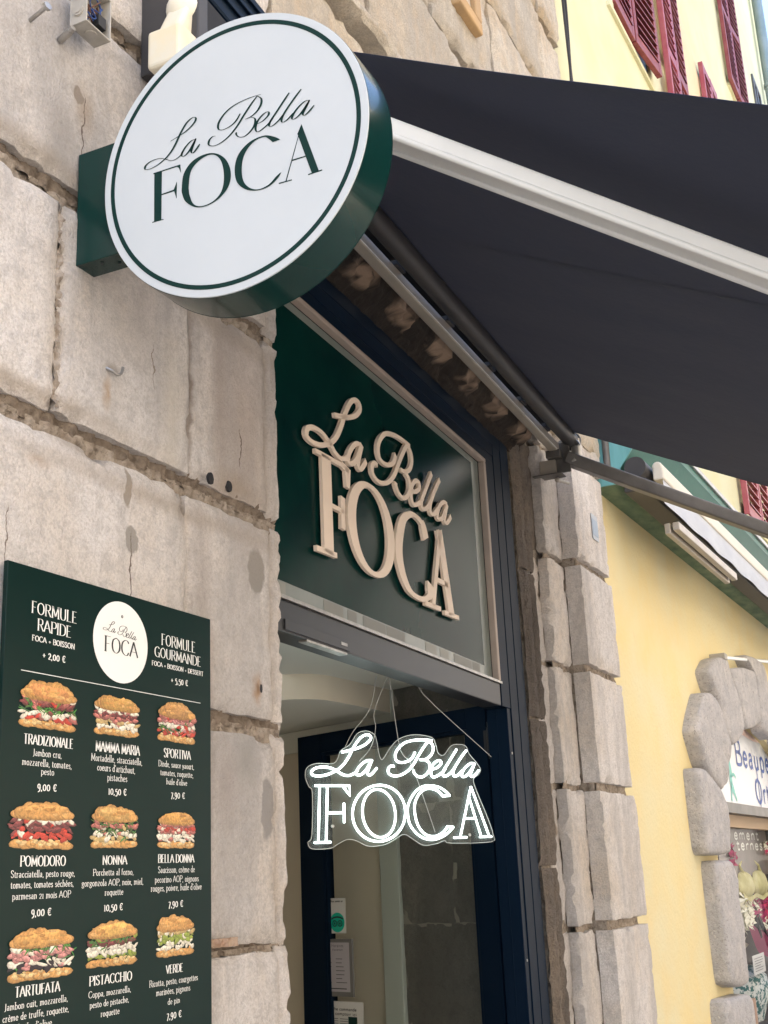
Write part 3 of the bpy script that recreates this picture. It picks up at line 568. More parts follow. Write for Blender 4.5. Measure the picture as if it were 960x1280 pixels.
def holed(mb, o_, i_, f0):
    O_ = catmull(o_, 6, True); I_ = catmull(i_, 6, True)
    pts = [Vector((a, b, 0)) for a, b in O_]+[Vector((a, b, 0)) for a, b in I_]
    tr = tessellate_polygon([[Vector((a, b, 0)) for a, b in O_], [Vector((a, b, 0)) for a, b in I_]])
    mb.add([f0(p.x, p.y) for p in pts], [tuple(t) for t in tr])
holed(mb, DISK_O[0], DISK_O[1], lambda y, z: Vector((XD-.0009, y, z)))
co = catmull(DISK_C[0], 6); ci = catmull(DISK_C[1], 6)
m_ = len(co); mb.add([Vector((XD-.0009, y, z)) for y, z in co+ci], [(k, k+1, m_+k+1, m_+k) for k in range(m_-1)]+[])
def calli(th, tk, ang=1.0):
    def f(tx, ty, u):
        down = abs(ty)*.8+max(0, -ty*tx)*.4
        return (th+(tk-th)*min(1, abs(tx*.25-ty*.9))**2.2)*min(1, .35+4*min(u, 1-u)+.2)
    return f
place_script(mb, DK_LA, DK_BE, fnD, calli(.0012, .0058))
mb.build('lettering', M['greenflat'], rs)
mb = MB(); mb.box(WB, 1.784, 1.843, -.30, 0, 1.222, 1.480); mb.build('wall_bracket', M['green'], rs, bevel=.002)
for y in (-.055, -.085):
    mb = MB(); mb.tube([(1.80+(y+.055)*-.6, y, 1.2225), (1.80+(y+.055)*-.6, y, 1.2195)], .0035, 10); mb.build('bolt_head', M['dark'], rs)

# ================================================================== STROKE FONT
GL = {
'A': (.60, ['0,0 .28,1', '.28,1 .60,0', '.09,.33 .49,.33']), 'B': (.52, ['.08,0 .08,1', '~.08,1 .36,1 .46,.86 .42,.60 .26,.53 .08,.53', '~.26,.53 .46,.46 .52,.26 .42,.04 .08,0']),
'C': (.60, ['~.56,.82 .46,.97 .30,1 .10,.82 .04,.5 .10,.18 .30,0 .46,.03 .56,.2']), 'D': (.62, ['.08,0 .08,1', '~.08,1 .34,.98 .54,.8 .58,.5 .54,.2 .34,.02 .08,0']),
'E': (.48, ['.08,0 .08,1', '.08,1 .44,1', '.08,.52 .36,.52', '.08,0 .46,0']), 'F': (.46, ['.08,0 .08,1', '.08,1 .44,1', '.08,.52 .36,.52']),
'G': (.64, ['~.56,.84 .46,.97 .30,1 .10,.82 .04,.5 .10,.18 .30,0 .46,.03 .56,.12', '.56,.0 .56,.42', '.40,.42 .62,.42']), 'H': (.62, ['.08,0 .08,1', '.54,0 .54,1', '.08,.52 .54,.52']),
'I': (.20, ['.10,0 .10,1']), 'J': (.30, ['~.20,1 .20,.3 .18,0 .04,-.12']), 'L': (.46, ['.08,0 .08,1', '.08,0 .44,0']), 'M': (.74, ['.08,0 .10,1', '.10,1 .37,.15', '.37,.15 .64,1', '.64,1 .66,0']),
'N': (.62, ['.08,0 .08,1', '.08,1 .54,0', '.54,0 .54,1']), 'O': (.66, ['~.33,1 .12,.84 .05,.5 .12,.16 .33,0 .54,.16 .61,.5 .54,.84 .33,1']), 'P': (.50, ['.08,0 .08,1', '~.08,1 .36,1 .48,.86 .48,.62 .36,.48 .08,.48']),
'R': (.56, ['.08,0 .08,1', '~.08,1 .34,1 .46,.88 .46,.64 .34,.52 .08,.52', '.28,.52 .54,0']), 'S': (.46, ['~.40,.82 .30,1 .12,.96 .06,.78 .14,.6 .34,.44 .42,.24 .34,.04 .16,0 .05,.18']),
'T': (.54, ['.27,0 .27,1', '.02,1 .52,1']), 'U': (.60, ['~.08,1 .08,.3 .16,.05 .30,0 .46,.06 .52,.3 .52,1']), 'V': (.58, ['.02,1 .29,0', '.29,0 .56,1']), 'Z': (.50, ['.04,1 .46,1', '.46,1 .04,0', '.04,0 .47,0']),
'a': (.40, ['~.08,.5 .2,.6 .30,.5 .30,.1 .36,0', '~.30,.34 .12,.32 .06,.14 .16,0 .30,.12']), 'b': (.42, ['.08,0 .08,1', '~.08,.44 .2,.6 .36,.46 .38,.28 .32,.04 .18,0 .08,.1']),
'c': (.36, ['~.33,.48 .2,.6 .07,.42 .06,.2 .18,0 .33,.12']), 'd': (.42, ['.34,0 .34,1', '~.34,.44 .2,.6 .07,.44 .06,.2 .18,0 .34,.14']), 'e': (.38, ['~.06,.33 .33,.34 .30,.54 .18,.6 .06,.4 .07,.14 .2,0 .34,.12']),
'f': (.26, ['~.10,0 .10,.8 .16,.98 .28,.94', '.02,.58 .24,.58']), 'g': (.40, ['~.2,.6 .08,.5 .08,.34 .2,.26 .31,.36 .31,.5 .2,.6', '~.2,.26 .08,.14 .32,.06 .34,-.14 .2,-.28 .06,-.16 .12,0', '.28,.56 .38,.6']),
'h': (.42, ['.08,0 .08,1', '~.08,.42 .2,.6 .33,.5 .34,0']), 'i': (.18, ['.09,0 .09,.58', '.09,.78 .09,.86']), 'j': (.2, ['~.12,.58 .12,-.1 .0,-.26', '.12,.78 .12,.86']), 'l': (.18, ['.09,0 .09,1']),
'm': (.62, ['.08,0 .08,.6', '~.08,.42 .2,.6 .29,.48 .30,0', '~.30,.42 .42,.6 .52,.48 .53,0']), 'n': (.42, ['.08,0 .08,.6', '~.08,.42 .2,.6 .33,.5 .34,0']), 'o': (.42, ['~.21,.6 .08,.48 .06,.28 .1,.08 .21,0 .33,.08 .37,.3 .33,.5 .21,.6']),
'p': (.42, ['.08,-.3 .08,.6', '~.08,.44 .2,.6 .36,.46 .38,.28 .32,.04 .18,0 .08,.1']), 'q': (.42, ['.34,-.3 .34,.6', '~.34,.44 .2,.6 .07,.44 .06,.2 .18,0 .34,.14']), 'r': (.30, ['.08,0 .08,.6', '~.08,.4 .18,.58 .29,.56']),
's': (.32, ['~.27,.48 .18,.6 .07,.5 .1,.36 .25,.24 .26,.06 .15,0 .04,.1']), 't': (.28, ['~.12,.8 .12,.12 .18,0 .27,.06', '.02,.58 .26,.58']), 'u': (.42, ['~.08,.6 .08,.14 .18,0 .34,.16', '.34,.6 .34,0']), 'v': (.38, ['.03,.6 .19,0', '.19,0 .35,.6']),
'x': (.38, ['.04,.6 .34,0', '.34,.6 .04,0']), 'y': (.38, ['.03,.6 .19,0', '~.35,.6 .19,0 .12,-.22 .02,-.26']), 'z': (.36, ['.04,.6 .32,.6', '.32,.6 .04,0', '.04,0 .33,0']),
'0': (.46, ['~.23,.66 .08,.5 .06,.3 .1,.08 .23,0 .36,.1 .4,.33 .36,.55 .23,.66']), '1': (.26, ['.13,0 .13,.66', '.05,.56 .13,.66']), '2': (.40, ['~.06,.5 .12,.64 .26,.66 .34,.5 .28,.3 .05,0', '.05,0 .36,0']),
'5': (.40, ['.10,.62 .34,.66', '.10,.62 .09,.34', '~.09,.34 .24,.4 .35,.26 .32,-.02 .2,-.16 .05,-.14']), '7': (.40, ['.05,.62 .36,.62', '.36,.62 .14,-.18']), '9': (.42, ['~.34,.42 .3,.62 .16,.66 .06,.5 .1,.28 .24,.22 .35,.38 .33,.1 .24,-.1 .08,-.18']),
'+': (.46, ['.23,.12 .23,.54', '.04,.33 .42,.33']), ',': (.16, ['.09,.06 .04,-.14']), "'": (.14, ['.09,.95 .06,.75']), '-': (.3, ['.04,.3 .26,.3']), '€': (.52, ['~.48,.62 .36,.74 .2,.66 .12,.4 .2,.08 .36,0 .48,.1', '.04,.46 .40,.46', '.04,.30 .38,.30']), ' ': (.24, []),
}
for acc, base, s in (('é', 'e', '.16,.72 .28,.9'), ('è', 'e', '.28,.72 .14,.9')): GL[acc] = (GL[base][0], GL[base][1]+[s])
GL['œ'] = (.66, GL['o'][1]+['~.34,.33 .61,.34 .58,.54 .46,.6 .34,.4 .35,.14 .48,0 .62,.12'])
def text(mb, s, cx, z0, width, cap, fn, thick, thin, mi=None, track=.06, serif=True, align='c'):
    W_ = sum(GL[c][0]+track for c in s)-track; sx = width/W_
    x = cx-width/2 if align == 'c' else cx
    wf = lambda tx, ty, u: thin+(thick-thin)*abs(ty)**1.5
    for c in s:
        gw, sts = GL[c]
        for st in sts:
            sm = st[0] == '~'; pts = [tuple(float(q) for q in p.split(',')) for p in st.lstrip('~').split()]
            P = [(x+a*sx, z0+b*cap) for a, b in pts]
            if sm: P = catmull(P, 4)
            stroke(mb, P, wf, fn, mi=mi)
            if serif and not sm and abs(pts[0][0]-pts[1][0]) < .08:
                for q in pts:
                    if q[1] in (0., 1., .6, .58): stroke(mb, [(x+(q[0]-.09)*sx, z0+q[1]*cap), (x+(q[0]+.09)*sx, z0+q[1]*cap)], lambda a, b, u: thin*1.3, fn, mi=mi)
        x += (gw+track)*sx

# ================================================================== MENU BOARD
mbd = thing('menu_board', 'dark green menu board with nine printed sandwiches and white prices screwed to the stone', 'menu board', (1.92, 0, -.50))
mb = MB(); mb.box(WB, 1.608, 2.242, -.020, -.010, -.50, .566); mb.build('panel', M['board'], mbd, bevel=.001)
mb = MB()
for x in (1.66, 2.19):
    for z in (-.45, .50): mb.tube([(x, -.012, z), (x, .01, z)], .012, 10)
mb.build('spacer', M['steel'], mbd)
fnB = lambda a, b, d: Vector((a, -.0206-d, b))
mb = MB(); n = 64
def disc(mb, cx, cz, rx, rz, y, n=48, mi=None, d=.0004): mb.prism([(cx+rx*math.cos(2*PI*k/n), cz+rz*math.sin(2*PI*k/n)) for k in range(n)], lambda a, b: Vector((a, y, b)), lambda a, b: Vector((a, y+d, b)), mi)
disc(mb, 1.9285, .468, .0855, .080, -.0206); mb.build('white_roundel', M['print_white'], mbd)
mb = MB(); BD1 = [[.000503, 0, 1.9295], [-.000033, .000436, .475]]
place_script(mb, BD1, BD1, lambda a, b, d: Vector((a, -.0210, b)), lambda tx, ty, u: .0007+.0013*abs(ty)**2)
text(mb, 'FOCA', 1.929, .4440, .104, .0295, lambda a, b, d: Vector((a, -.0210, b)), .0048, .0008)
disc(mb, 1.930, .519, .0030, .0030, -.0210, 14); mb.build('roundel_lettering', M['print_black'], mbd)
mb = MB(); disc(mb, 1.930, .519, .0020, .0020, -.0213, 14); mb.build('pin', M['steel'], mbd)
MT = [('FORMULE', 1.733, 0.483, 0.123, 0.0207),
('RAPIDE', 1.734, 0.454, 0.091, 0.0205),
('FOCA + BOISSON', 1.733, 0.434, 0.115, 0.01),
('+ 2,00 €', 1.735, 0.406, 0.062, 0.0099),
('FORMULE', 2.122, 0.483, 0.122, 0.0222),
('GOURMANDE', 2.121, 0.456, 0.166, 0.02),
('FOCA + BOISSON + DESSERT', 2.121, 0.437, 0.184, 0.0094),
('+ 5,50 €', 2.125, 0.409, 0.061, 0.0104),
('LINE', 1.926, 0.378, 0.551, 0.001),
('TRADIZIONALE', 1.729, 0.253, 0.13, 0.0165),
('Jambon cru,', 1.726, 0.234, 0.075, 0.0112),
('mozzarella, tomates,', 1.727, 0.217, 0.129, 0.0112),
('pesto', 1.728, 0.203, 0.034, 0.0111),
('9,00 €', 1.728, 0.176, 0.05, 0.0111),
('MAMMA MARIA', 1.925, 0.254, 0.134, 0.0178),
('Mortadelle, stracciatella,', 1.923, 0.236, 0.155, 0.0121),
("coeurs d'artichaut,", 1.921, 0.219, 0.115, 0.0121),
('pistaches', 1.924, 0.202, 0.06, 0.012),
('10,50 €', 1.925, 0.177, 0.055, 0.012),
('SPORTIVA', 2.119, 0.257, 0.094, 0.0171),
('Dinde, sauce yaourt,', 2.116, 0.238, 0.124, 0.011),
('tomates, roquette,', 2.118, 0.221, 0.115, 0.0109),
("huile d'olive", 2.117, 0.204, 0.072, 0.0109),
('7,90 €', 2.121, 0.178, 0.049, 0.0109),
('POMODORO', 1.725, 0.05, 0.115, 0.0165),
('Stracciatella, pesto rouge,', 1.727, 0.032, 0.162, 0.0107),
('tomates, tomates séchées,', 1.726, 0.015, 0.159, 0.0106),
('parmesan 21 mois AOP', 1.725, -0.003, 0.147, 0.0106),
('9,00 €', 1.724, -0.031, 0.05, 0.0105),
('NONNA', 1.921, 0.051, 0.072, 0.0152),
('Porchetta al forno,', 1.918, 0.032, 0.119, 0.0106),
('gorgonzola AOP, noix, miel,', 1.918, 0.014, 0.181, 0.0106),
('roquette', 1.92, -0.003, 0.054, 0.0105),
('10,50 €', 1.919, -0.03, 0.055, 0.0114),
('BELLA DONNA', 2.117, 0.053, 0.123, 0.0153),
('Saucisson, crème de', 2.118, 0.034, 0.125, 0.0114),
('pecorino AOP, oignons', 2.12, 0.016, 0.149, 0.0114),
("rouges, poivre, huile d'olive", 2.119, -0.0, 0.172, 0.0114),
('7,90 €', 2.115, -0.031, 0.05, 0.0113),
('TARTUFATA', 1.722, -0.155, 0.11, 0.0156),
('Jambon cuit, mozzarella,', 1.721, -0.173, 0.155, 0.0101),
('crème de truffe, roquette,', 1.721, -0.19, 0.161, 0.0101),
("huile d'olive", 1.718, -0.207, 0.082, 0.01),
('PISTACCHIO', 1.916, -0.154, 0.122, 0.0152),
('Coppa, mozzarella,', 1.914, -0.174, 0.121, 0.0101),
('pesto de pistache,', 1.913, -0.191, 0.111, 0.01),
('roquette', 1.915, -0.208, 0.053, 0.01),
('VERDE', 2.112, -0.152, 0.056, 0.0146),
('Ricotta, pesto, courgettes', 2.111, -0.172, 0.16, 0.0109),
('marinées, pignons', 2.109, -0.189, 0.112, 0.0108),
('de pin', 2.11, -0.208, 0.04, 0.0099),
('7,90 €', 2.111, -0.234, 0.049, 0.0107)]
for t_, cx, z0, w_, h_ in MT:
    mb = MB(); caps = t_.upper() == t_ and not t_[0].isdigit() and t_[0] != '+'
    if t_ == 'LINE': mb.box(WB, 1.651, 2.202, -.0206, -.0202, z0-.0006, z0+.0006); mb.build('divider_line', M['print_white'], mbd); continue
    big = h_ > .0135
    if big: text(mb, t_, cx, z0, w_, h_*1.02, fnB, .0033, .0008)
    elif caps: text(mb, t_, cx, z0, w_, h_*.95, fnB, .0022, .0010)
    elif '€' in t_: text(mb, t_, cx, z0, w_, .0155, fnB, .0026, .0013)
    else: text(mb, t_, cx, z0, w_, h_*1.05, fnB, .0016, .0007, serif=True)
    mb.build('menu_lettering', M['print_white'], mbd)
SW = [(1.724, .319, .146, .088, ['tomato', 'mozz', 'rocket', 'dham', 'ham']), (1.919, .321, .136, .084, ['mozz', 'pale', 'ham', 'dham', 'mozz']), (2.115, .325, .128, .088, ['tomato', 'rocket', 'mozz', 'pinkham', 'ham']),
(1.719, .114, .160, .086, ['tomato', 'tomato', 'dham', 'dham', 'mozz']), (1.918, .115, .134, .084, ['pale', 'mozz', 'rocket', 'ham', 'rocket']), (2.116, .113, .122, .080, ['mozz', 'mozz', 'ham', 'tomato', 'ham']),
(1.727, -.094, .157, .092, ['olive', 'mozz', 'pinkham', 'pinkham', 'rocket']), (1.918, -.090, .142, .086, ['greenp', 'mozz', 'mozz', 'dham', 'rocket']), (2.114, -.088, .122, .082, ['mozz', 'mozz', 'greenp', 'greenp', 'pale'])]
random.seed(12)
FC = dict(ham=(.50, .17, .14), dham=(.21, .05, .05), mozz=(.72, .68, .56), rocket=(.05, .13, .025), tomato=(.50, .05, .03), pale=(.52, .38, .16), olive=(.02, .012, .02), pinkham=(.62, .27, .25), greenp=(.26, .33, .05), crust=(.58, .31, .095), crumb=(.66, .47, .22))
def fan(V, F, K, cx, cz, rx, rz, col, y, rot=0, n=10, wob=.25, top=1.25, rim=.5, square=1.0):
    b = len(V); V.append(Vector((cx, y, cz))); K.append(tuple(c*1.0 for c in col)); j = random.uniform(.8, 1.15)
    ph = random.uniform(0, 9)
    for ring_, sc in ((0, .62), (1, 1.0)):
        for k in range(n):
            g = 2*PI*k/n; r = sc*(1+wob*math.sin(g*2+ph)*.5+random.uniform(-wob, wob)*.6); c_, s_ = math.cos(g), math.sin(g)
            x = rx*r*math.copysign(abs(c_)**square, c_); z = rz*r*math.copysign(abs(s_)**square, s_)
            V.append(Vector((cx+x*math.cos(rot)-z*math.sin(rot), y, cz+x*math.sin(rot)+z*math.cos(rot))))
            f = (top if s_ > .1 else .95) if not ring_ else rim*(1.25 if s_ > .3 else .8)
            K.append(tuple(min(c*f*j, .95) for c in col))
    for k in range(n):
        a, c = b+1+k, b+1+(k+1) % n; F.append((b, a, c)); F.append((a, a+n, c+n, c))
for cx, cz, w_, h_, lay in SW:
    cz += .004; h_ *= .97
    V, F, K = [], [], []; y = -.0206
    def put(*a, **k):
        global y
        fan(V, F, K, *a, y=y, **k); y -= .00001
    ty = random.choice((0, 1, 2))
    for k in range(7): put(cx+(-.38+.76*k/6)*w_, cz+(-.40+random.uniform(-.01, .02))*h_, w_*.14, h_*.085, FC['crust'], wob=.15, rim=.6)
    for k in range(26): put(cx+random.uniform(-.43, .43)*w_, cz+(-.36+random.uniform(-.05, .05))*h_, w_*.045, h_*.035, FC['crumb'] if k % 4 else FC['crust'], rim=.7)
    for li, q in enumerate(lay):
        zc = -.25+li*.085
        for k in range(13):
            qq = q if random.random() < .72 else random.choice(lay)
            fx_ = -.47+.94*(k+random.uniform(.0, 1))/13
            if qq == 'rocket':
                for _ in range(3): put(cx+(fx_+random.uniform(-.05, .05))*w_, cz+(zc+random.uniform(-.06, .07))*h_, w_*random.uniform(.05, .10), h_*random.uniform(.012, .022), tuple(c*random.uniform(.7, 2.0) for c in FC[qq]), rot=random.uniform(-1, 1), n=7)
            elif qq in ('ham', 'dham', 'pinkham'):
                r_ = random.uniform(-.5, .5)
                for e in range(3): put(cx+fx_*w_, cz+(zc+random.uniform(-.02, .02)+e*.018)*h_, w_*random.uniform(.06, .10), h_*(.05-e*.013), tuple(c*(.7+.35*e) for c in FC[qq]), rot=r_, n=8, rim=.55)
            else: put(cx+fx_*w_, cz+(zc+random.uniform(-.04, .04))*h_, w_*random.uniform(.04, .10), h_*random.uniform(.035, .075), FC[qq], rot=random.uniform(-.6, .6), rim=.62)
    # top bun: lumpy golden crust built of overlapping lobes
    nb = 15
    sk_ = random.uniform(-.5, .5); pw_ = random.choice((1.6, 2.6, 5, 8)); bh_ = random.uniform(.14, .24)
    for k in range(nb):
        u = -1+2*k/(nb-1); hgt = (1-abs(u)**pw_)*bh_*(1+sk_*u)*random.uniform(.75, 1.2)
        put(cx+u*w_*.40, cz+(.20+hgt*.35)*h_, w_*.115, h_*(.085+hgt*.55), FC['crust'], wob=.05, n=14, rim=.60, top=1.15)
    put(cx+sk_*.08*w_, cz+.27*h_, w_*.36, h_*.14, tuple(c*random.uniform(.9, 1.15) for c in FC['crust']), wob=.22, n=22, rim=.95, top=1.3, square=.75)
    for k in range(13):
        u = random.uniform(-.38, .38); v = random.uniform(.17, .42-abs(u)*.25)
        put(cx+u*w_, cz+v*h_, w_*random.uniform(.03, .10), h_*random.uniform(.02, .05), tuple(c*f for c, f in zip(FC['crust'], random.choice(((1.12, 1.25, 1.5), (.85, .78, .68), (1.05, 1.1, 1.15), (.95, .9, .85))))), rim=.95, top=1.02, wob=.25, n=9)
    mb = MB(); mb.add(V, F); o = mb.build('printed_sandwich', M['foodprint'], mbd)
    ca = o.data.color_attributes.new('Col', 'FLOAT_COLOR', 'POINT')
    for i_, c in enumerate(K): ca.data[i_].color = (*c, 1)

# ================================================================== SHOP FRONT FRAME
sf = thing('shopfront', 'dark navy metal shopfront frame with green transom window and glazed door opened inwards', 'shopfront', (3.6, .1, -EYE))
LZ = -1.6
for a0, a1, t0, nm_ in ((-.229, -.125, .0, 'frame_jamb'), (-.124, -.030, -.002, 'frame_jamb'), (-.029, .078, -.004, 'frame_jamb')):
    mb = MB(); mb.box(FB, a0, a1, t0, .085, .616 if a0 < -.2 else LZ, 1.752-.0 if a0 > -.2 else 1.62); mb.build(nm_, M['navy'], sf, bevel=.0025)
mb = MB(); mb.box(FB, -.170, -.126, .002, .085, LZ, .615); mb.build('frame_jamb', M['navy'], sf, bevel=.0025)
for z0, z1, t0 in ((1.609, 1.650, .001), (1.651, 1.700, -.001), (1.701, 1.7525, -.003)):
    mb = MB(); mb.box(FB, -2.35, -.124 if z0 < 1.70 else -.02, t0, .084, z0, z1); mb.build('frame_head', M['navy'], sf, bevel=.0025)
mb = MB(); mb.box(FB, -2.35, -.231, .003, .082, .616, .700); mb.build('transom_bar', M['navy_in'], sf, bevel=.004)
mb = MB(); mb.box(FB, -2.35, -.215, -.003, .05, .701, .711); mb.build('transom_lip', M['steel'], sf, bevel=.001)
mb = MB()
mb.box(FB, -2.35, -.232, -.004, .022, 1.590, 1.607); mb.box(FB, -.258, -.2315, -.0035, .022, .712, 1.589); mb.build('sealing_bead', M['beadpink'], sf, bevel=.003)
mb = MB(); mb.box(FB, -2.35, -.30, .026, .032, .755, 1.567); mb.box(FB, -2.35, -.232, .033, .040, .700, 1.609); mb.build('pane_back', M['darkgap'], sf)
mb = MB()
for q in ((-2.35, -.345, .758, 1.563),): mb.box(FB, q[0], q[1], .022, .0255, q[2], q[3])
mb.build('window_film', M['filmgreen'], sf)
mb = MB(); mb.box(FB, -2.35, -.259, .0225, .0262, 1.5635, 1.589); mb.box(FB, -.3445, -.259, .0225, .0262, .7125, 1.563); mb.box(FB, -2.35, -.345, .0225, .0262, .7125, .7575); mb.build('pane_margin', M['filmgrey'], sf)
random.seed(5); x = -2.3
while x < -.4:
    w = random.uniform(.06, .2)
    mb = MB(); mb.box(FB, x, x+w, .0217, .0224, .716, .754); g = random.uniform(.16, .26); mb.build('label_strip', mat('pale_margin_label', (g, g*1.02, g*.9), .5), sf) if random.random() < .8 else None
    x += w+random.uniform(.004, .05)
# raised letters
fnW = lambda a, b, d: FB(a, d+.004, b)
def letter(name, fn_):
    mb = MB(); fn_(mb); return mb.build(name, M['letter'], sf, smooth=False)
D = .0105
E1 = [(-1.395+.147*math.sin(2*PI*k/40), 1.030+.139*math.cos(2*PI*k/40)) for k in range(40)]
letter('raised_letter', lambda mb: (stroke(mb, [(-1.706, .8845), (-1.706, 1.1745)], lambda *a: .060, fnW, D), stroke(mb, [(-1.775, 1.170), (-1.60, 1.178)], lambda *a: .014, fnW, D), stroke(mb, [(-1.60, 1.181), (-1.553, 1.172)], lambda *a: .020, fnW, D),
    stroke(mb, [(-1.560, 1.180), (-1.562, 1.118)], lambda tx, ty, u: .040-.014*u, fnW, D), stroke(mb, [(-1.68, 1.033), (-1.60, 1.034)], lambda *a: .014, fnW, D), stroke(mb, [(-1.60, 1.079), (-1.604, 1.031), (-1.604, .980)], lambda tx, ty, u: .022+.014*abs(u-.5), fnW, D), stroke(mb, [(-1.785, .8835), (-1.655, .890)], lambda *a: .016, fnW, D)))
letter('raised_letter', lambda mb: stroke(mb, E1, lambda tx, ty, u: .015+.043*abs(ty)**1.6, fnW, D, closed=True))
C1 = catmull([(-.935, 1.108), (-.958, 1.150), (-1.0, 1.166), (-1.065, 1.163), (-1.14, 1.12), (-1.185, 1.02), (-1.165, .945), (-1.11, .897), (-1.04, .885), (-.975, .892), (-.93, .915), (-.915, .955)], 6)
letter('raised_letter', lambda mb: stroke(mb, C1, lambda tx, ty, u: .016+.043*abs(ty)**1.6*(1 if .15 < u < .8 else .6)+(.012 if u < .12 or u > .9 else 0), fnW, D))
letter('raised_letter', lambda mb: (stroke(mb, [(-.790, 1.170), (-.898, .882)], lambda *a: .028, fnW, D), stroke(mb, [(-.800, 1.172), (-.722, .882)], lambda *a: .054, fnW, D), stroke(mb, [(-.975, .8785), (-.828, .884)], lambda *a: .016, fnW, D), stroke(mb, [(-.792, .8785), (-.648, .884)], lambda *a: .016, fnW, D), stroke(mb, [(-.86, .984), (-.742, .985)], lambda *a: .018, fnW, D)))
for k, st in enumerate(SCRIPT):
    A = WIN_LA if k < 3 else WIN_BE
    mb = MB(); pts = [(A[0][0]*x_+A[0][1]*y_+A[0][2], A[1][0]*x_+A[1][1]*y_+A[1][2]) for x_, y_ in catmull(st, 5)]
    dd = .0004*k
    stroke(mb, pts, lambda tx, ty, u: .0135+.0105*abs(ty)**1.5, lambda a, b, d: FB(a, d+.004-dd, b), D); mb.build('raised_script', M['letter'], sf)
mb = MB(); mb.box(FB, -1.99, -1.60, -.001, .012, .622, .650); mb.build('latch_plate', M['navy_in'], sf, bevel=.001)
mb = MB(); mb.box(FB, -1.86, -1.61, .004, .03, .611, .618); mb.build('latch_rail', M['steel'], sf, bevel=.001)
mb = MB(); mb.box(FB, -1.66, -1.62, -.0022, .002, .633, .641); mb.build('screw', M['steel'], sf)
# ---- door leaf
dl = MB(); lt = -.048
dl.box(LB, 0, .105, lt, 0, LZ+.02, .638); dl.box(LB, .99, 1.149, lt, -.001, LZ+.02, .638); dl.box(LB, .105, .99, lt, -.0005, .556, .638); dl.box(LB, .105, .99, lt, -.0005, LZ+.02, LZ+.2)
door = dl.build('door', M['navy'], sf, bevel=.003)
mb = MB(); mb.box(LB, .105, .121, -.044, -.006, LZ+.2, .556); mb.box(LB, .974, .99, -.044, -.006, LZ+.2, .556); mb.box(LB, .121, .974, -.044, -.006, .542, .556); mb.build('glazing_bead', M['navy'], door, bevel=.002)
mb = MB(); mb.add([LB(.11, -.024, LZ+.2), LB(.985, -.024, LZ+.2), LB(.985, -.024, .55), LB(.11, -.024, .55)], [(0, 1, 2, 3)]); mb.build('glass_pane', M['glass'], door)
for z in (.50, -.60):
    mb = MB(); mb.tube([LB(-.018, .004, z-.05), LB(-.018, .004, z+.05)], .009, 14); mb.tube([LB(-.018, .004, z-.07), LB(-.018, .004, z+.07)], .006, 10); mb.box(LB, -.012, .012, -.004, .002, z-.04, z+.04); mb.build('hinge', M['navy_in'], door, smooth=True)
    mb = MB(); mb.ball(LB(-.018, .006, z-.055), .006, 10); mb.build('hinge_pin', M['steel'], door, smooth=True)
mb = MB(); mb.box(LB, -.060, -.030, -.03, .0, LZ, .61); mb.box(LB, -.024, -.004, -.04, -.010, LZ, .61); mb.build('rebate_profile', M['navy'], sf, bevel=.002)
for z in (.445, -.30):
    mb = MB(); c = FB(-.128+.0, .001, z); mb.tube([FB(-.148, .004, z), FB(-.148, -.001, z)], .005, 12); mb.build('screw', M['steel'], sf)
# sticker, notices on the glass (a runs right to left here)
mL = lambda a0: (lambda x_, z_, d: LB(a0-x_, -.0205+.0003, z_))
SK = [M['papert'], M['teal'], M['print_black']]
mb = MB(); mb.box(LB, .881, .988, -.0219, -.0210, -.204, -.061, 0)
mb.prism([(.935+.046*math.cos(2*PI*k/40), -.160+.040*math.sin(2*PI*k/40)) for k in range(40)], lambda a, b: LB(a, -.0205, b), lambda a, b: LB(a, -.0209, b), 1)
def oel(mb, B, a, z, ra, rz, t, mi): mb.prism([(a+ra*math.cos(2*PI*k/24), z+rz*math.sin(2*PI*k/24)) for k in range(24)], lambda x_, y_: B(x_, t, y_), lambda x_, y_: B(x_, t-.0003, y_), mi)
for s_ in (-1, 1):
    oel(mb, LB, .935+s_*.017, -.164, .0155, .0135, -.0201, 2); oel(mb, LB, .935+s_*.017, -.164, .0105, .009, -.0198, 1); oel(mb, LB, .935+s_*.017, -.164, .0055, .005, -.0195, 2)
stroke(mb, [(.898, -.146), (.915, -.140), (.935, -.138), (.955, -.140), (.972, -.146)], lambda *a: .007, lambda a, b, d: LB(a, -.0201, b), mi=2)
text(mb, 'Nous sommes sur', .053, -.078, .078, .009, lambda x_, z_, d: LB(.988-x_, -.0205, z_), .0018, .0012, mi=2, serif=False) if all(c in GL for c in 'Nous sommes sur') else None
mb.build('owl_sticker', SK, door)
mb = MB(); mb.box(LB, .839, 1.017, -.0215, -.012, -.453, -.226, 0); mb.box(LB, .856, 1.002, -.0119, -.0112, -.434, -.240, 1)
fnN = lambda x_, z_, d: LB(1.002-x_, -.0109, z_)
text(mb, 'Horaires', .073, -.258, .075, .012, fnN, .0014, .0010, mi=2, serif=False)
text(mb, "d'ouverture", .073, -.272, .065, .008, fnN, .0012, .0010, mi=2, serif=False)
random.seed(7)
for k in range(7):
    z = -.305-k*.0155
    stroke(mb, [(.008, z), (.008+random.uniform(.018, .03), z)], lambda *a: .0024, fnN, mi=2); stroke(mb, [(.06, z), (.06+random.uniform(.035, .075), z)], lambda *a: .0024, fnN, mi=2)
stroke(mb, [(.02, -.422), (.125, -.422)], lambda *a: .004, fnN, mi=2)
mb.build('opening_hours_notice', [M['frameg'], M['noticep'], M['print_black']], door)
mb = MB(); mb.box(LB, .791, 1.023, -.0219, -.0210, -.80, -.472, 0)
fnQ = lambda x_, z_, d: LB(1.023-x_, -.0205, z_)
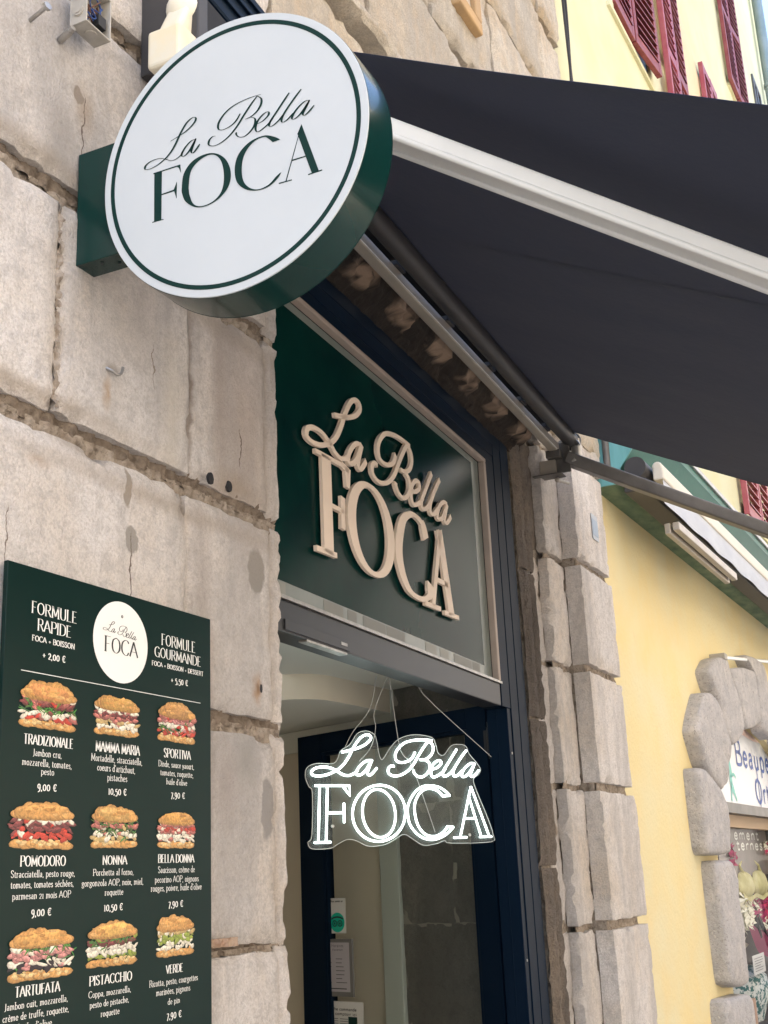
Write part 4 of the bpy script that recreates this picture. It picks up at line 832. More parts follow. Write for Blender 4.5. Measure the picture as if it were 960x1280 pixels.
for k in range(2): text(mb, ('Fiche commande', 'au comptoir ici')[k], .105, -.508-.018*k, .17, .012, fnQ, .003, .002, mi=1, serif=False)
for k in range(16): stroke(mb, [(.02, -.54-.009*k), (.075, -.54-.009*k)], lambda *a: .0022, fnQ, mi=1); stroke(mb, [(.085, -.54-.009*k), (.135, -.54-.009*k)], lambda *a: .0022, fnQ, mi=1)
mb.box(LB, .830, .885, -.0209, -.0203, -.61, -.53, 2)
mb.build('paper_notice', [M['papert'], M['print_black'], M['greenflat']], door)

# ================================================================== NEON SIGN
NP, ND = Vector((3.80727, .25306, 0)), Vector((.89879, -.43837, 0)); NN = Vector((-.43837, -.89879, 0))
ne = thing('neon_sign', 'lit white script and capital letter sign on clear acrylic hanging in the doorway', 'neon sign', (3.8, .25, .08))
fnX = lambda x_, y_, d: NP+ND*(NEON[0][0]*x_+NEON[0][1]*y_+NEON[0][2])+NN*d+Vector((0, 0, NEON[1][0]*x_+NEON[1][1]*y_+NEON[1][2]))
mb = MB(); bk = catmull([(x_*1.0, y_) for x_, y_ in NEON_BACK], 4, True); mb.prism(bk, lambda a, b: fnX(a, b, 0), lambda a, b: fnX(a, b, -.004)); mb.build('acrylic_back', M['acrylic'], ne)
mb = MB(); mb.tube([fnX(a, b, .0005) for a, b in bk+[bk[0]]], .0011, 6, caps=False); mb.build('acrylic_edge', mat('acrylic_cut_edge', (.5, .53, .52), .3), ne, smooth=True)
for st in SCRIPT:
    mb = MB(); mb.tube([fnX(a, b, .008) for a, b in catmull(st, 5)], .0038, 8); mb.build('neon_tube', M['neon'], ne, smooth=True)
for st in NEON_STRAIGHT:
    mb = MB(); mb.tube([fnX(a, b, .008) for a, b in st], .0036, 8); mb.build('neon_tube', M['neon'], ne, smooth=True)
for k, st in enumerate(NEON_CURVE):
    mb = MB(); mb.tube([fnX(a, b, .008) for a, b in catmull(st, 5)], .0036, 8); mb.build('neon_tube', M['neon'], ne, smooth=True)
def np2(a, z, d=.0): return NP+ND*a+NN*d+Vector((0, 0, z))
for pts in ([(-.052, .66), (-.115, .541), (-.112, .49), (-.123, .446), (-.145, .41), (-.186, .375)], [(-.045, .66), (-.018, .449), (.0, .40), (.039, .358), (.122, .149)], [(.10, .66), (.102, .609), (.369, .426), (.40, .405)], [(-.10, .66), (-.131, .551), (-.207, .469), (-.24, .42)]):
    mb = MB(); mb.tube([np2(a, z, .004) for a, z in catmull(pts, 4)], .0011, 6); mb.build('hanging_wire', M['cordw'], ne, smooth=True)
for x_, y_ in ((-88, -46), (81, -61)):
    mb = MB(); mb.tube([fnX(x_, y_, -.001), fnX(x_, y_, .004)], .005, 12); mb.build('spacer_bolt', M['cordw'], ne, smooth=True)

# ================================================================== INTERIOR
ir = thing('interior_room', 'shop interior seen through the doorway with beige walls, curved ceiling beam and grey stone wall', 'room', (4, 1.5, -EYE))
def plate(name, pts, m_, flip=False):
    mb = MB(); mb.add(pts, [tuple(range(len(pts)))]); return mb.build(name, m_, ir)
mb = MB(); mb.add([(2.2, .12, .80), (5.4, .18, .80), (5.4, .86, .80), (2.2, 1.1, .80)], [(0, 1, 2, 3)]); mb.build('ceiling', M['ceil'], ir)
bc = catmull([(3.6, 1.55), (4.0, 1.30), (4.19, 1.04), (4.25, .90), (4.33, .835), (4.50, .815), (4.90, .800), (5.4, .79)], 8)
P = [Vector((x_, y_, z)) for z in (.81, .700) for x_, y_ in bc]; n = len(bc)
mb = MB(); mb.add(P, [(k, k+1, n+k+1, n+k) for k in range(n-1)]); mb.build('ceiling_beam', M['plaster'], ir, smooth=True)
P = [Vector((x_, y_, .7005)) for x_, y_ in bc]+[Vector((x_, 4.5, .7005)) for x_, y_ in bc]; mb = MB(); mb.add(P, [(k, k+1, n+k+1, n+k) for k in range(n-1)]); mb.build('lower_ceiling', M['ceil'], ir)
mb = MB(); mb.add([(2.2, 1.0, .80), (3.6, 1.55, .80), (3.6, 4.5, .80), (2.2, 4.5, .80)], [(0, 1, 2, 3)]); mb.build('ceiling', M['ceil'], ir)
mb = MB(); mb.box(LB, .672, .785, -.22, -.138, LZ, .80); mb.build('white_post', M['postw'], ir, bevel=.004)
mb = MB(); mb.box(LB, .785, 4.4, -.24, -.19, LZ, .80); mb.build('beige_wall', M['plaster'], ir)
mb = MB(); mb.box(LB, .785, 4.4, -.19, -.17, .60, .698); mb.build('wall_cornice', M['ceil'], ir)
mb = MB(); mb.box(WB, 2.15, 2.2, .31, 4.5, LZ, .8); mb.box(WB, 2.2, 7, 4.5, 4.55, LZ, .8); mb.build('beige_wall', M['plaster'], ir)
mb = MB(); mb.box(WB, 2.1, 7, .3, 4.6, LZ-.05, LZ+.001); mb.build('floor', M['ceil'], ir)
mb = MB(); mb.box(WB, -1, 5.9, .5, 5.0, 1.98, 2.1); mb.build('sun_block_slab', M['plaster'], ir)  # unseen slab added above the room to block sun leaking in
mb = MB(); mb.box(WB, 7.0, 7.1, .5, 4.6, LZ, 2.0); mb.box(WB, 2.0, 7.0, 4.56, 4.7, .8, 2.0); mb.build('light_seal_wall', M['plaster'], ir)  # unseen walls added to close the room against light leaks
random.seed(8)
for z0, z1, cuts in ((-1.6, -.82, [.06, .3, .668]), (-.812, -.178, [.06, .668]), (-.170, .298, [.06, .366, .668]), (.306, .80, [.06, .345, .668])):
    for a0, a1 in zip(cuts, cuts[1:]):
        mb = MB(); B2 = LB; P = []
        stone_grid(mb, Basis(LB(0, 0, 0), 68.786-0), a0+.001, a1-.001, z0-.003, z1+.003, .0, .05, random.uniform(0, 50), res=.02, er=.003, chip=.010, rough=.003)
        # face the doorway: mirror the relief about the plane
        for q in mb.v:
            t_ = (q-LB.o).dot(LB.ey); q += LB.ey*(-2*t_-.150)
        mb.build('interior_stone_block', M['stone_in'], ir, smooth=True)
mb = MB(); mb.box(LB, .07, .668, -.21, -.155, LZ, .80); mb.build('pale_joint', mat('pale_lime_joint', (.34, .32, .28), .9), ir)

# ================================================================== AWNING
aw = thing('shop_awning', 'dark navy folding-arm awning stretched out over the sandwich shop with off-white and grey arms', 'awning', (3.6, -.1, 1.9))
PH = math.radians(25.3)
def AP(s_, r, off=0.):     # a point on the slope of the canvas, off = distance below it
    return FB(s_, -.22-r*math.cos(PH)+off*math.sin(PH)*0, 1.885-r*math.sin(PH)-off*math.cos(PH)) + FB.ey*(off*math.sin(PH))
S0, S1, RL = -2.625, .395, 2.15
mb = MB(); na, nr = 60, 36; P = []
def sagf(u, v): return .012*math.sin(PI*v)*(1-.3*math.sin(PI*u))+.0035*nz3(u*9, v*.8, 1, 1)+.006*nz3(u*2, v*2, 3, 1)*math.sin(PI*v)+(.008*math.exp(-((u-1)/.02)**2)*math.sin(v*9))*0
for j in range(nr+1):
    for i in range(na+1): P.append(AP(S0+(S1-S0)*i/na, RL*j/nr, sagf(i/na, j/nr)))
N_ = len(P); P += [p+Vector((0, 0, .0018)) for p in P]
F = []
for j in range(nr):
    for i in range(na):
        q = (j*(na+1)+i, j*(na+1)+i+1, (j+1)*(na+1)+i+1, (j+1)*(na+1)+i); F += [q, tuple(N_+k for k in q[::-1])]
mb.add(P, F); mb.build('canvas', M['fabric'], aw, smooth=True)
for sx in (S0+.012, -1.62, -.42, S1-.014):
    mb = MB(); w = .011
    PP = [AP(sx+e*w, RL*j/nr, sagf((sx-S0)/(S1-S0), j/nr)+.0012) for j in range(nr+1) for e in (-1, 1)]
    mb.add(PP, [(2*j, 2*j+1, 2*j+3, 2*j+2) for j in range(nr)]); mb.build('canvas_seam', M['fabric'], aw)
mb = MB(); mb.obox(AP(S0, RL+.03, .01), AP(S1, RL+.03, .01), .06, .09); mb.build('front_bar', M['whitealu'], aw, bevel=.01)
mb = MB(); mb.tube([FB(S0, -.203, 1.855), FB(S1+.03, -.203, 1.855)], .034, 28); mb.build('roller_tube', M['darktube'], aw, smooth=True)
mb = MB(); mb.tube([FB(S1+.03, -.203, 1.855), FB(S1+.05, -.203, 1.855)], .042, 28); mb.tube([FB(S1+.05, -.203, 1.855), FB(S1+.062, -.203, 1.855)], .025, 20); mb.build('roller_cap', M['darktube'], aw, smooth=True, bevel=.003)
mb = MB(); mb.box(FB, S0, .36, -.15, -.02, 1.90, 2.02); mb.build('dark_gap_block', M['darkgap'], aw)  # darkness of the gap behind the roller, put in as a black box
mb = MB(); mb.box(FB, S0-.05, S1, -.15, -.03, 2.03, 2.20); mb.build('hood', M['navy'], aw, bevel=.01)
for z in (2.075, 2.12, 2.16): mb = MB(); mb.box(FB, S0-.05, S1, -.158, -.149, z, z+.012); mb.build('hood_ridge', M['navy'], aw, bevel=.002)
mb = MB(); mb.box(FB, S0-.02, .385, -.155, -.117, 1.795, 1.838); mb.build('support_bar', M['beigealu'], aw, bevel=.004)
mb = MB(); mb.box(FB, S0-.02, .38, -.1565, -.1545, 1.799, 1.802); mb.build('bar_ridge', M['whitealu'], aw)
random.seed(3)
for sx in (-1.95, -1.5, -1.05, -.6, -.2, .15):
    mb = MB(); mb.box(FB, sx, sx+.07, -.165, -.140, 1.84, 1.858); mb.build('bar_clip', M['darktube'], aw, bevel=.003)
def arm(s0_, r0, s1_, r1, w, h, m_, lip=True, off=.12):
    p, q = AP(s0_, r0, off), AP(s1_, r1, off); d = (q-p).normalized(); up = (AP(0, 0, 0)-AP(0, 0, 1)).normalized()
    mb = MB(); mb.obox(p, q, w, h, up); a_ = mb.build('folding_arm', m_, aw, bevel=.008, seg=3)
    x_ = d.cross(up).normalized()
    if lip:
        for e in (-1, 1):
            mb = MB(); mb.tube([p+x_*e*w*.44-up*h*.5, q+x_*e*w*.44-up*h*.5], .0085, 12); mb.build('arm_lip', m_, a_, smooth=True)
        for e in ():
            mb = MB(); mb.obox(p+x_*e*w-up*(h*.5+.0006), q+x_*e*w-up*(h*.5+.0006), .0022, .0016, up); mb.build('arm_groove', M['greyalu'], a_)
    return a_
arm(-2.70, .04, -1.74, 1.95, .088, .040, M['whitealu'])
arm(.415, .0, 1.19, 1.9, .088, .055, M['greyalu'], lip=False)
# far shoulder bracket
mb = MB(); mb.box(FB, .345, .405, -.165, -.10, 1.765, 1.80); mb.box(FB, .352, .43, -.165, -.03, 1.69, 1.696); mb.box(FB, .385, .393, -.20, -.12, 1.70, 1.84); mb.build('shoulder_bracket', M['greyalu'], aw, bevel=.004)
mb = MB(); mb.box(FB, .372, .428, -.135, -.06, 1.697, 1.765); mb.build('bracket_block', M['beigealu'], aw, bevel=.005)
mb = MB(); pts = [FB(.395, -.19+.055*math.sin(g), 1.80+.055*math.cos(g)) for g in [k*PI/10 for k in range(-4, 13)]]; mb.tube(pts, .009, 10); mb.build('shoulder_hoop', M['steel'], aw, smooth=True)
mb = MB(); mb.tube([FB(.43, -.22, 1.755), FB(.43, -.22, 1.86)], .022, 16); mb.build('shoulder_pin', M['steel'], aw, smooth=True)
mb = MB(); mb.tube([FB(.40, -.13, 1.675), FB(.52, -.15, 1.69)], .007, 10); mb.ball(FB(.40, -.13, 1.675), .012, 10); mb.build('crank_stub', M['beigealu'], aw, smooth=True)
# near shoulder: cream knuckle and grey gearbox
mb = MB(); c = Basis((1.925, -.135, 1.77), 0)
mb.box(c, 0, .075, -.02, .070, -.015, .085); a_ = mb.build('shoulder_knuckle', M['cream'], aw, bevel=.010, seg=3)
mb = MB(); mb.ball((2.005, -.115, 1.945), .045, 24, (1, 1, 1)); mb.build('knuckle_ball', M['cream'], aw, smooth=True)
mb = MB(); mb.obox((1.963, -.108, 1.84), (2.000, -.115, 1.93), .055, .06, (0, 1, 0)); mb.build('knuckle_neck', M['cream'], aw, bevel=.012, seg=3)
mb = MB(); mb.tube([(2.02, -.04, 1.90), (2.10, -.10, 1.86), (2.10, -.12, 1.78)], [.045, .04, .022], 20); mb.tube([(2.10, -.12, 1.80), (2.10, -.125, 1.73)], .014, 14); mb.build('gearbox', mat('grey_gearbox_metal', (.11, .12, .12), .5, metal=.3), aw, smooth=True)
mb = MB(); mb.box(WB, 1.99, 2.03, -.16, .0, 1.80, 2.05); mb.build('wall_plate', M['darktube'], aw, bevel=.004)

# ================================================================== YELLOW HOUSE
yb = thing('yellow_house', 'pale yellow rendered house with red louvred shutters and a lingerie shop below', 'building', (9, 0, -EYE))
def sub(n_, **k):
    return n_
mir = lambda L: [(6.5-a, z) for a, z in L][::-1]
hole = [(1.80, -1.6), (1.80, .42), (1.88, .50), (2.12, .70), (2.65, .865), (3.25, .94), (3.85, .865), (4.38, .70), (4.62, .50), (4.70, .42), (4.70, -1.6)]
def flatpoly(mb, pts, f0, f1): mb.prism(pts, f0, f1, back=False)
outer = [(0, -1.6)]+hole+[(11.3, -1.6), (11.3, 2.2), (0, 2.2)]
mb = MB(); mb.prism(outer, lambda a, z: YB(a, 0, z), lambda a, z: YB(a, .12, z), back=False); mb.build('ground_floor_wall', M['yellow'], yb)
mb = MB(); mb.box(YB, 0, 11.3, -.02, .3, 2.1, 14.5); mb.build('upper_wall', M['yellow_up'], yb)
mb = MB(); mb.box(YB, 11.05, 11.3, .12, 6, -1.6, 14.4); mb.box(YB, -.2, 11.6, 5.9, 6, -1.6, 14.4); mb.build('rear_wall', M['yellow_up'], yb)
mb = MB(); mb.box(YB, -.1, 11.9, -.45, 6.2, 14.5, 14.7); mb.build('eaves', M['wood'], yb)
# green entablature of the shop
prof = [(0, 1.850), (-.120, 1.850), (-.135, 1.858), (-.138, 1.895), (-.15, 1.93), (-.19, 1.98), (-.24, 2.05), (-.285, 2.11), (-.30, 2.125), (-.30, 2.168), (-.02, 2.20)]
def extr(mb, prof, a0, a1, n_=1):
    m = len(prof); P = [YB(a0+(a1-a0)*k/n_, t, z) for k in range(n_+1) for t, z in prof]
    mb.add(P, [(k*m+i, k*m+(i+1) % m, (k+1)*m+(i+1) % m, (k+1)*m+i) for k in range(n_) for i in range(m-1)])
mb = MB(); extr(mb, prof[2:], .0, 5.9, 6); mb.build('fascia', M['tealpaint'], yb, smooth=True)
mb = MB(); extr(mb, prof[:3], .0, 5.9, 20); mb.build('fascia_soffit', M['soffit'], yb, smooth=True)
mb = MB(); mb.prism(prof, lambda t, z: YB(-.012, t, z), lambda t, z: YB(.0, t, z)); mb.build('fascia_end', M['tealend'], yb)
mb = MB(); mb.prism(prof, lambda t, z: YB(5.9, t, z), lambda t, z: YB(5.912, t, z)); mb.build('fascia_end', M['tealend'], yb)
mb = MB(); mb.box(YB, -.02, 5.95, -.315, -.02, 2.17, 2.20); mb.build('fascia_top_strip', M['steel'], yb, bevel=.003)
# arch stones
ST = {'A': [(1.748, 1.136), (1.95, 1.235), (2.182, 1.282), (2.392, 1.295), (2.50, 1.12), (2.651, .873), (2.55, .80), (2.30, .735), (2.134, .708), (2.02, .80), (1.90, .98)],
'B': [(2.455, 1.241), (2.85, 1.30), (3.21, 1.32), (3.235, 1.1), (3.245, .946), (2.95, .89), (2.663, .854), (2.561, 1.051)],
'C': [(2.998, 1.409), (3.367, 1.437), (3.62, 1.432), (3.74, 1.30), (3.80, 1.05), (3.72, .88), (3.585, .862), (3.296, .895), (3.258, 1.031), (3.243, 1.256)],
'D': [(1.574, .984), (1.72, 1.0), (1.834, .984), (1.985, .913), (2.126, .693), (2.02, .58), (1.89, .463), (1.742, .42), (1.56, .47), (1.401, .555), (1.264, .729), (1.33, .80), (1.398, .857)],
'E': [(1.186, .525), (1.371, .531), (1.572, .475), (1.742, .405), (1.846, .306), (1.83, .18), (1.805, .068), (1.5, .055), (1.229, .06), (1.193, .097), (1.185, .3)],
'F': [(1.353, .025), (1.55, .03), (1.753, .027), (1.833, -.016), (1.84, -.3), (1.844, -.646), (1.68, -.66), (1.513, -.646), (1.376, -.613), (1.36, -.3)],
'G': [(1.202, -.68), (1.50, -.69), (1.759, -.70), (1.867, -.735), (1.86, -1.1), (1.80, -1.45), (1.21, -1.45), (1.19, -1.0)]}
def pebble(poly):
    cx = sum(p[0] for p in poly)/len(poly); cz = sum(p[1] for p in poly)/len(poly)
    po = []
    for i_ in range(len(poly)):
        p0, p1, p2 = poly[i_-1], poly[i_], poly[(i_+1) % len(poly)]
        po += [tuple(a+(b-a)*.16 for a, b in zip(p1, p0)), tuple(a*.90+b*.05+c_*.05 for a, b, c_ in zip(p1, p0, p2)), tuple(a+(b-a)*.16 for a, b in zip(p1, p2)), tuple((a+b)/2 for a, b in zip(p1, p2))]
    n = len(po); lv = [(1.0, .0), (1.0, -.060), (.985, -.078), (.955, -.090), (.90, -.096), (.6, -.099)]
    P = []
    for sc, t in lv:
        for a, z in po: P.append(YB(cx+(a-cx)*sc, t+nz3(a, z, t, 6)*.012*(t < 0), cz+(z-cz)*sc))
    P.append(YB(cx, -.100, cz)); F = []
    for k in range(len(lv)-1): F += [(k*n+i, k*n+(i+1) % n, (k+1)*n+(i+1) % n, (k+1)*n+i) for i in range(n)]
    k = len(lv)-1; F += [(k*n+i, k*n+(i+1) % n, len(P)-1) for i in range(n)]
    mb = MB(); mb.add(P, F); mb.build('arch_stone', M['pebble'], yb, smooth=True)
for k, L in ST.items():
    pebble(L)
    if k != 'C' and k != 'B': pebble(mir(L))
pebble([(a+.80, z-.12+.0) for a, z in mir(ST['B'])][:] if 0 else [(3.84, 1.25), (4.2, 1.28), (4.05, .80), (3.86, .86)])
# shop sign in the arch
mb = MB(); mb.prism([(1.81, .385), (1.81, .45), (1.90, .52), (2.13, .71), (2.65, .87), (3.25, .945), (3.85, .87), (4.37, .71), (4.6, .52), (4.69, .45), (4.69, .385)], lambda a, z: YB(a, .05, z), lambda a, z: YB(a, .08, z))
sg = mb.build('shop_sign_panel', M['signwh'], yb)
mb = MB(); mb.prism([(2.35, .80), (2.65, .868), (3.25, .943), (3.85, .868), (3.6, .86), (3.2, .88), (2.8, .84)], lambda a, z: YB(a, .0485, z), lambda a, z: YB(a, .0495, z)); mb.build('pink_band', M['pinkgl'], sg)
fnY = lambda a, z, d: YB(a, .0475, z)
mb = MB(); text(mb, 'Beaupe', 3.49, .655, 1.19, .165, fnY, .030, .024, serif=False, track=.12)
text(mb, 'Ort', 3.45, .418, .50, .165, fnY, .030, .024, serif=False, track=.10, align='l'); mb.box(YB, 3.575, 3.59, .0465, .047, .36, .66); mb.build('sign_lettering', M['blueprint'], sg)
mb = MB(); stroke(mb, catmull([(2.62, .70), (2.68, .62), (2.66, .52), (2.72, .46), (2.78, .41)], 5), lambda tx, ty, u: .03+.05*math.sin(PI*min(u*1.2, 1)), fnY); stroke(mb, catmull([(2.66, .56), (2.76, .58), (2.82, .56)], 4), lambda *a: .022, fnY); stroke(mb, catmull([(2.67, .53), (2.63, .45), (2.62, .40)], 4), lambda *a: .03, fnY); mb.build('sign_figure', M['tealprint'], sg)
mb = MB(); mb.box(YB, 1.81, 4.69, .02, .12, .32, .384); mb.build('sign_lower_rail', M['greyalu'], yb); mb = MB(); mb.box(YB, 1.81, 4.69, .10, .16, .24, .32); mb.build('window_head', M['wood'], yb)
mb = MB(); mb.add([YB(1.81, .128, -1.2), YB(4.69, .128, -1.2), YB(4.69, .128, .24), YB(1.81, .128, .24)], [(0, 1, 2, 3)]); mb.build('shop_window_glass', M['shopglass'], yb)
mb = MB(); mb.box(YB, 1.7, 4.8, .85, .9, -1.6, .6); mb.box(YB, 1.7, 4.8, .13, .85, .33, .36); mb.box(YB, 1.70, 1.75, .13, .85, -1.6, .36); mb.box(YB, 4.8, 4.85, .13, .85, -1.6, .36); mb.box(YB, 1.7, 4.8, .0, .85, -1.6, -1.18); mb.build('display_niche', M['display'], yb)
# window display (things of their own)
YBL = lambda a, t, z: YB(a, t, z)
_Y0 = YB
YB = Basis(_Y0(.22, 0, 0), -1.5)
po = thing('smoked_shop_poster', 'smoked poster with pale lettering hanging high in the lingerie shop window', 'poster', YBL(3.4, .2, -.2))
mb = MB(); mb.box(YB, 2.5, 4.20, .20, .205, -.08, .255); mb.build('sheet', M['poster'], po)
mb = MB(); fnP = lambda a, z, d: YB(a, .198, z); text(mb, 'ement', 3.46, .172, .86, .072, fnP, .016, .013, serif=False, track=.12); text(mb, 'ternes', 3.54, .100, .92, .072, fnP, .016, .013, serif=False, track=.10); mb.build('poster_lettering', M['print_white'], po)
def flowers(label, a, z, ra, rz, m_, cnt, t=.26, seed=0):
    a += .13; ra = abs(ra)
    random.seed(seed); o = thing('flower_bunch', label, 'flowers', YBL(a, t, z-rz), 'artificial flowers in the shop window')
    for k in range(cnt):
        mb = MB(); aa = a+random.uniform(-ra, ra); zz = z+random.uniform(-rz, rz); tt = t+random.uniform(-.04, .04); r = random.uniform(.05, .085)
        for j in range(7):
            g = 2*PI*j/7+random.random(); c_ = YB(aa+math.cos(g)*r, tt, zz+math.sin(g)*r*.62)
            e = YB(aa+math.cos(g)*r*1.8, tt-.02, zz+math.sin(g)*r*1.1)
            w = (c_-YB(aa, tt, zz)).cross(YB.ey)*.30
            mb.add([YB(aa, tt-.03, zz), c_+w, e, c_-w], [(0, 1, 2, 3)])
        mb.build('flower', m_ if k % 4 else (M['petal'] if m_ is not M['petal'] else M['lemon']), o)
flowers('magenta artificial flowers beside the poster at the left edge of the shop window', 2.75, .06, .18, .05, M['magenta'], 7, .24, 1)
flowers('bright pink artificial flowers behind the poster at right', 3.80, .07, .20, .06, M['pink'], 8, .24, 2)
flowers('pink rose bunch at the far right of the poster', 4.36, -.02, .10, .09, M['pink'], 7, .24, 3)
flowers('white and cream petals below the lemon bra', 2.98, -.31, .14, .10, M['petal'], 22, .22, 4)
flowers('deep magenta blossoms below the lemon bra', 3.52, -.28, .30, .10, M['magenta'], 30, .24, 5)
flowers('small white and pink blossoms low behind the price card', 3.05, -.52, .16, .10, M['petal'], 16, .32, 6)
flowers('red blossoms at the right edge of the window under the lemon bra', 4.05, -.42, .22, .14, M['pink'], 18, .30, 7)
br = thing('lemon_bra', 'lemon yellow lace bra hanging in the lingerie shop window', 'bra', YBL(3.45, .2, -.2))
for s_ in (-1, 1):
    mb = MB(); P = []; n = 14
    cx_ = 3.42+s_*.25
    for i in range(8):
        for k in range(n):
            g = 2*PI*k/n; r = math.sin(i/7*PI/2); P.append(YB(cx_+.23*r*math.cos(g), .20-.06*math.cos(i/7*PI/2), -.155+.075*r*math.sin(g)+(.035*r if math.sin(g) > .5 else 0)))
    mb.add(P, [(i*n+k, i*n+(k+1) % n, (i+1)*n+(k+1) % n, (i+1)*n+k) for i in range(7) for k in range(n)]); mb.build('cup', M['lemon'], br, smooth=True)
    mb = MB(); mb.tube([YB(cx_+s_*.04, .17, -.09), YB(cx_+s_*.08, .2, -.01), YB(3.42+s_*.12, .22, .05)], .012, 6); mb.build('strap', M['lemon'], br)
mb = MB(); stroke(mb, [(2.98, -.20), (3.2, -.235), (3.42, -.215), (3.64, -.24), (3.9, -.21)], lambda *a: .03, lambda a, z, d: YB(a, .17, z)); mb.build('band', M['lemon'], br)
pu = thing('magenta_lingerie', 'magenta silk lingerie with thin straps hanging low in the shop window', 'lingerie', YBL(3.6, .2, -.68))
mb = MB(); stroke(mb, catmull([(3.12, -.38), (3.25, -.46), (3.38, -.52), (3.62, -.56), (3.9, -.66), (4.1, -.72)], 5), lambda tx, ty, u: .04+.13*math.sin(PI*min(1, u)), lambda a, z, d: YB(a, .19, z), -.02); mb.build('cloth', M['magenta'], pu)
mb = MB(); mb.tube([YB(3.35, .19, -.36), YB(3.5, .2, -.50)], .02, 8); mb.tube([YB(3.42, .2, -.3), YB(3.9, .2, -.6)], .016, 6); mb.build('strap', M['dark'], pu)
tg = thing('price_card', 'white price card pinned above the leaf-print swimwear', 'card', YBL(3.2, .2, -.72))
mb = MB(); mb.box(YB, 3.02, 3.42, .17, .173, -.725, -.60, 0)
for k in range(6): mb.box(YB, 3.07, 3.07+random.uniform(.18, .30), .1685, .1695, -.705+k*.016, -.701+k*.016, 1)
mb.build('card', [M['papert'], M['frameg']], tg)
sw = thing('leaf_print_swimwear', 'white swimwear with dark leaf print on a form low in the shop window', 'swimwear', YBL(3.3, .25, -1.2))
mb = MB(); prof2 = [(.20, -1.05), (.25, -.95), (.30, -.85), (.28, -.76), (.20, -.70), (.1, -.685)]; n = 20; P = []
for r, z in prof2:
    for k in range(n): g = 2*PI*k/n; P.append(YB(3.42+r*1.2*math.cos(g), .35+r*.6*math.sin(g), z))
mb.add(P, [(i*n+k, i*n+(k+1) % n, (i+1)*n+(k+1) % n, (i+1)*n+k) for i in range(len(prof2)-1) for k in range(n)]); mb.build('garment', M['leafp'], sw, smooth=True)
mb = MB(); mb.tube([YB(3.15, .28, -1.2), YB(3.15, .28, -.88)], .07, 16); mb.build('form', M['skin'], sw, smooth=True)
YB = _Y0
# tie rod
rod = thing('steel_tie_rod', 'thin pale steel rod fixed at the top of the grey stone arch', 'rod', YBL(2.5, -.1, 1.3))
mb = MB(); mb.tube([YB(2.28, -.07, 1.29), YB(4.5, -.08, 1.545)], .013, 10); mb.build('bar', M['whitealu'], rod, smooth=True)
mb = MB(); mb.box(YB, 2.22, 2.30, -.10, 0, 1.27, 1.31); mb.build('end_fixing', M['boxgrey'], rod, bevel=.004)
# shop awning (retracted)
sa = thing('retracted_awning', 'retracted cream and white awning mounted under the green fascia of the yellow house', 'awning', YBL(3, -.3, 1.7))
mb = MB(); mb.tube([YB(-.02, -.225, 1.915), YB(5.6, -.225, 1.915)], .055, 24); mb.build('roller_tube', M['darktube'], sa, smooth=True)
mb = MB(); mb.box(YB, .05, 5.6, -.25, -.14, 1.815, 1.845); mb.build('cassette', M['darktube'], sa, bevel=.006)
mb = MB(); mb.tube([YB(.06, -.315, 1.925), YB(5.6, -.315, 1.925)], .026, 16); mb.box(YB, .06, 5.6, -.345, -.29, 1.855, 1.92); mb.build('front_bar', M['creamaw'], sa, bevel=.008)
P = []; n = 140
for k in range(n+1):
    a = .07+5.5*k/n
    for z, t in ((1.86, -.335), (1.82, -.338), (1.775, -.336), (1.73+.004*math.sin(a*9), -.334)): P.append(YB(a, t+.004*math.sin(a*11)*((1.87-z)/.16), z))
mb = MB(); mb.add(P, [(k*4+i, k*4+i+1, (k+1)*4+i+1, (k+1)*4+i) for k in range(n) for i in range(3)]); mb.build('valance', M['whiteaw'], sa, smooth=True)
for t, w in ((-.315, .035), (-.27, .03)):
    mb = MB(); mb.box(YB, .33, 1.72, t-w/2, t+w/2, 1.655+(-.31-t)*.3, 1.70); mb.build('folded_arm', M['beigealu'], sa, bevel=.004)
# louvred shutters and windows
def shutter(parent, a0, a1, z0, z1, m_, t=-.07, slat=.075, ang=0):
    B = Basis(YB(a0, t, 0), -1.5+ang); w = a1-a0; fr = .055
    mb = MB()
    for q in ((0, fr, z0, z1), (w-fr, w, z0, z1)): mb.box(B, q[0], q[1], -.022, .022, q[2], q[3])
    for z in (z0, z1-.09, (z0+z1)/2-.04): mb.box(B, fr, w-fr, -.021, .021, z, z+.09)
    fo = mb.build('shutter', m_, parent, bevel=.004)
    z = z0+.09
    zmid = (z0+z1)/2
    proto = None
    while z < z1-.10:
        if not (zmid-.10 < z < zmid+.05):
            mb = MB(); mb.add([B(fr, .018, z+.035), B(w-fr, .018, z+.035), B(w-fr, -.030, z), B(fr, -.030, z), B(fr, .018, z+.047), B(w-fr, .018, z+.047), B(w-fr, -.030, z+.012), B(fr, -.030, z+.012)], [(0, 1, 2, 3), (4, 7, 6, 5), (2, 6, 7, 3), (0, 4, 5, 1)])
            mb.build('slat', m_, fo)
        z += slat
    return fo
def window(a0, a1, z0, z1, trim=None):
    mb = MB(); mb.box(YB, a0, a1, -.024, -.019, z0, z1); w = mb.build('window', M['darkglass'], yb)
    mb = MB()
    for q in ((a0-.06, a0, z0-.06, z1+.06), (a1, a1+.06, z0-.06, z1+.06)): mb.box(YB, q[0], q[1], -.045, -.0, q[2], q[3])
    mb.box(YB, a0, a1, -.045, 0, z1, z1+.06); mb.box(YB, a0-.10, a1+.10, -.045, 0, z0-.10, z0-.06); mb.box(YB, (a0+a1)/2-.03, (a0+a1)/2+.03, -.040, -.02, z0, z1); mb.build('window_frame', trim or M['yellow_up'], w, bevel=.004); return w
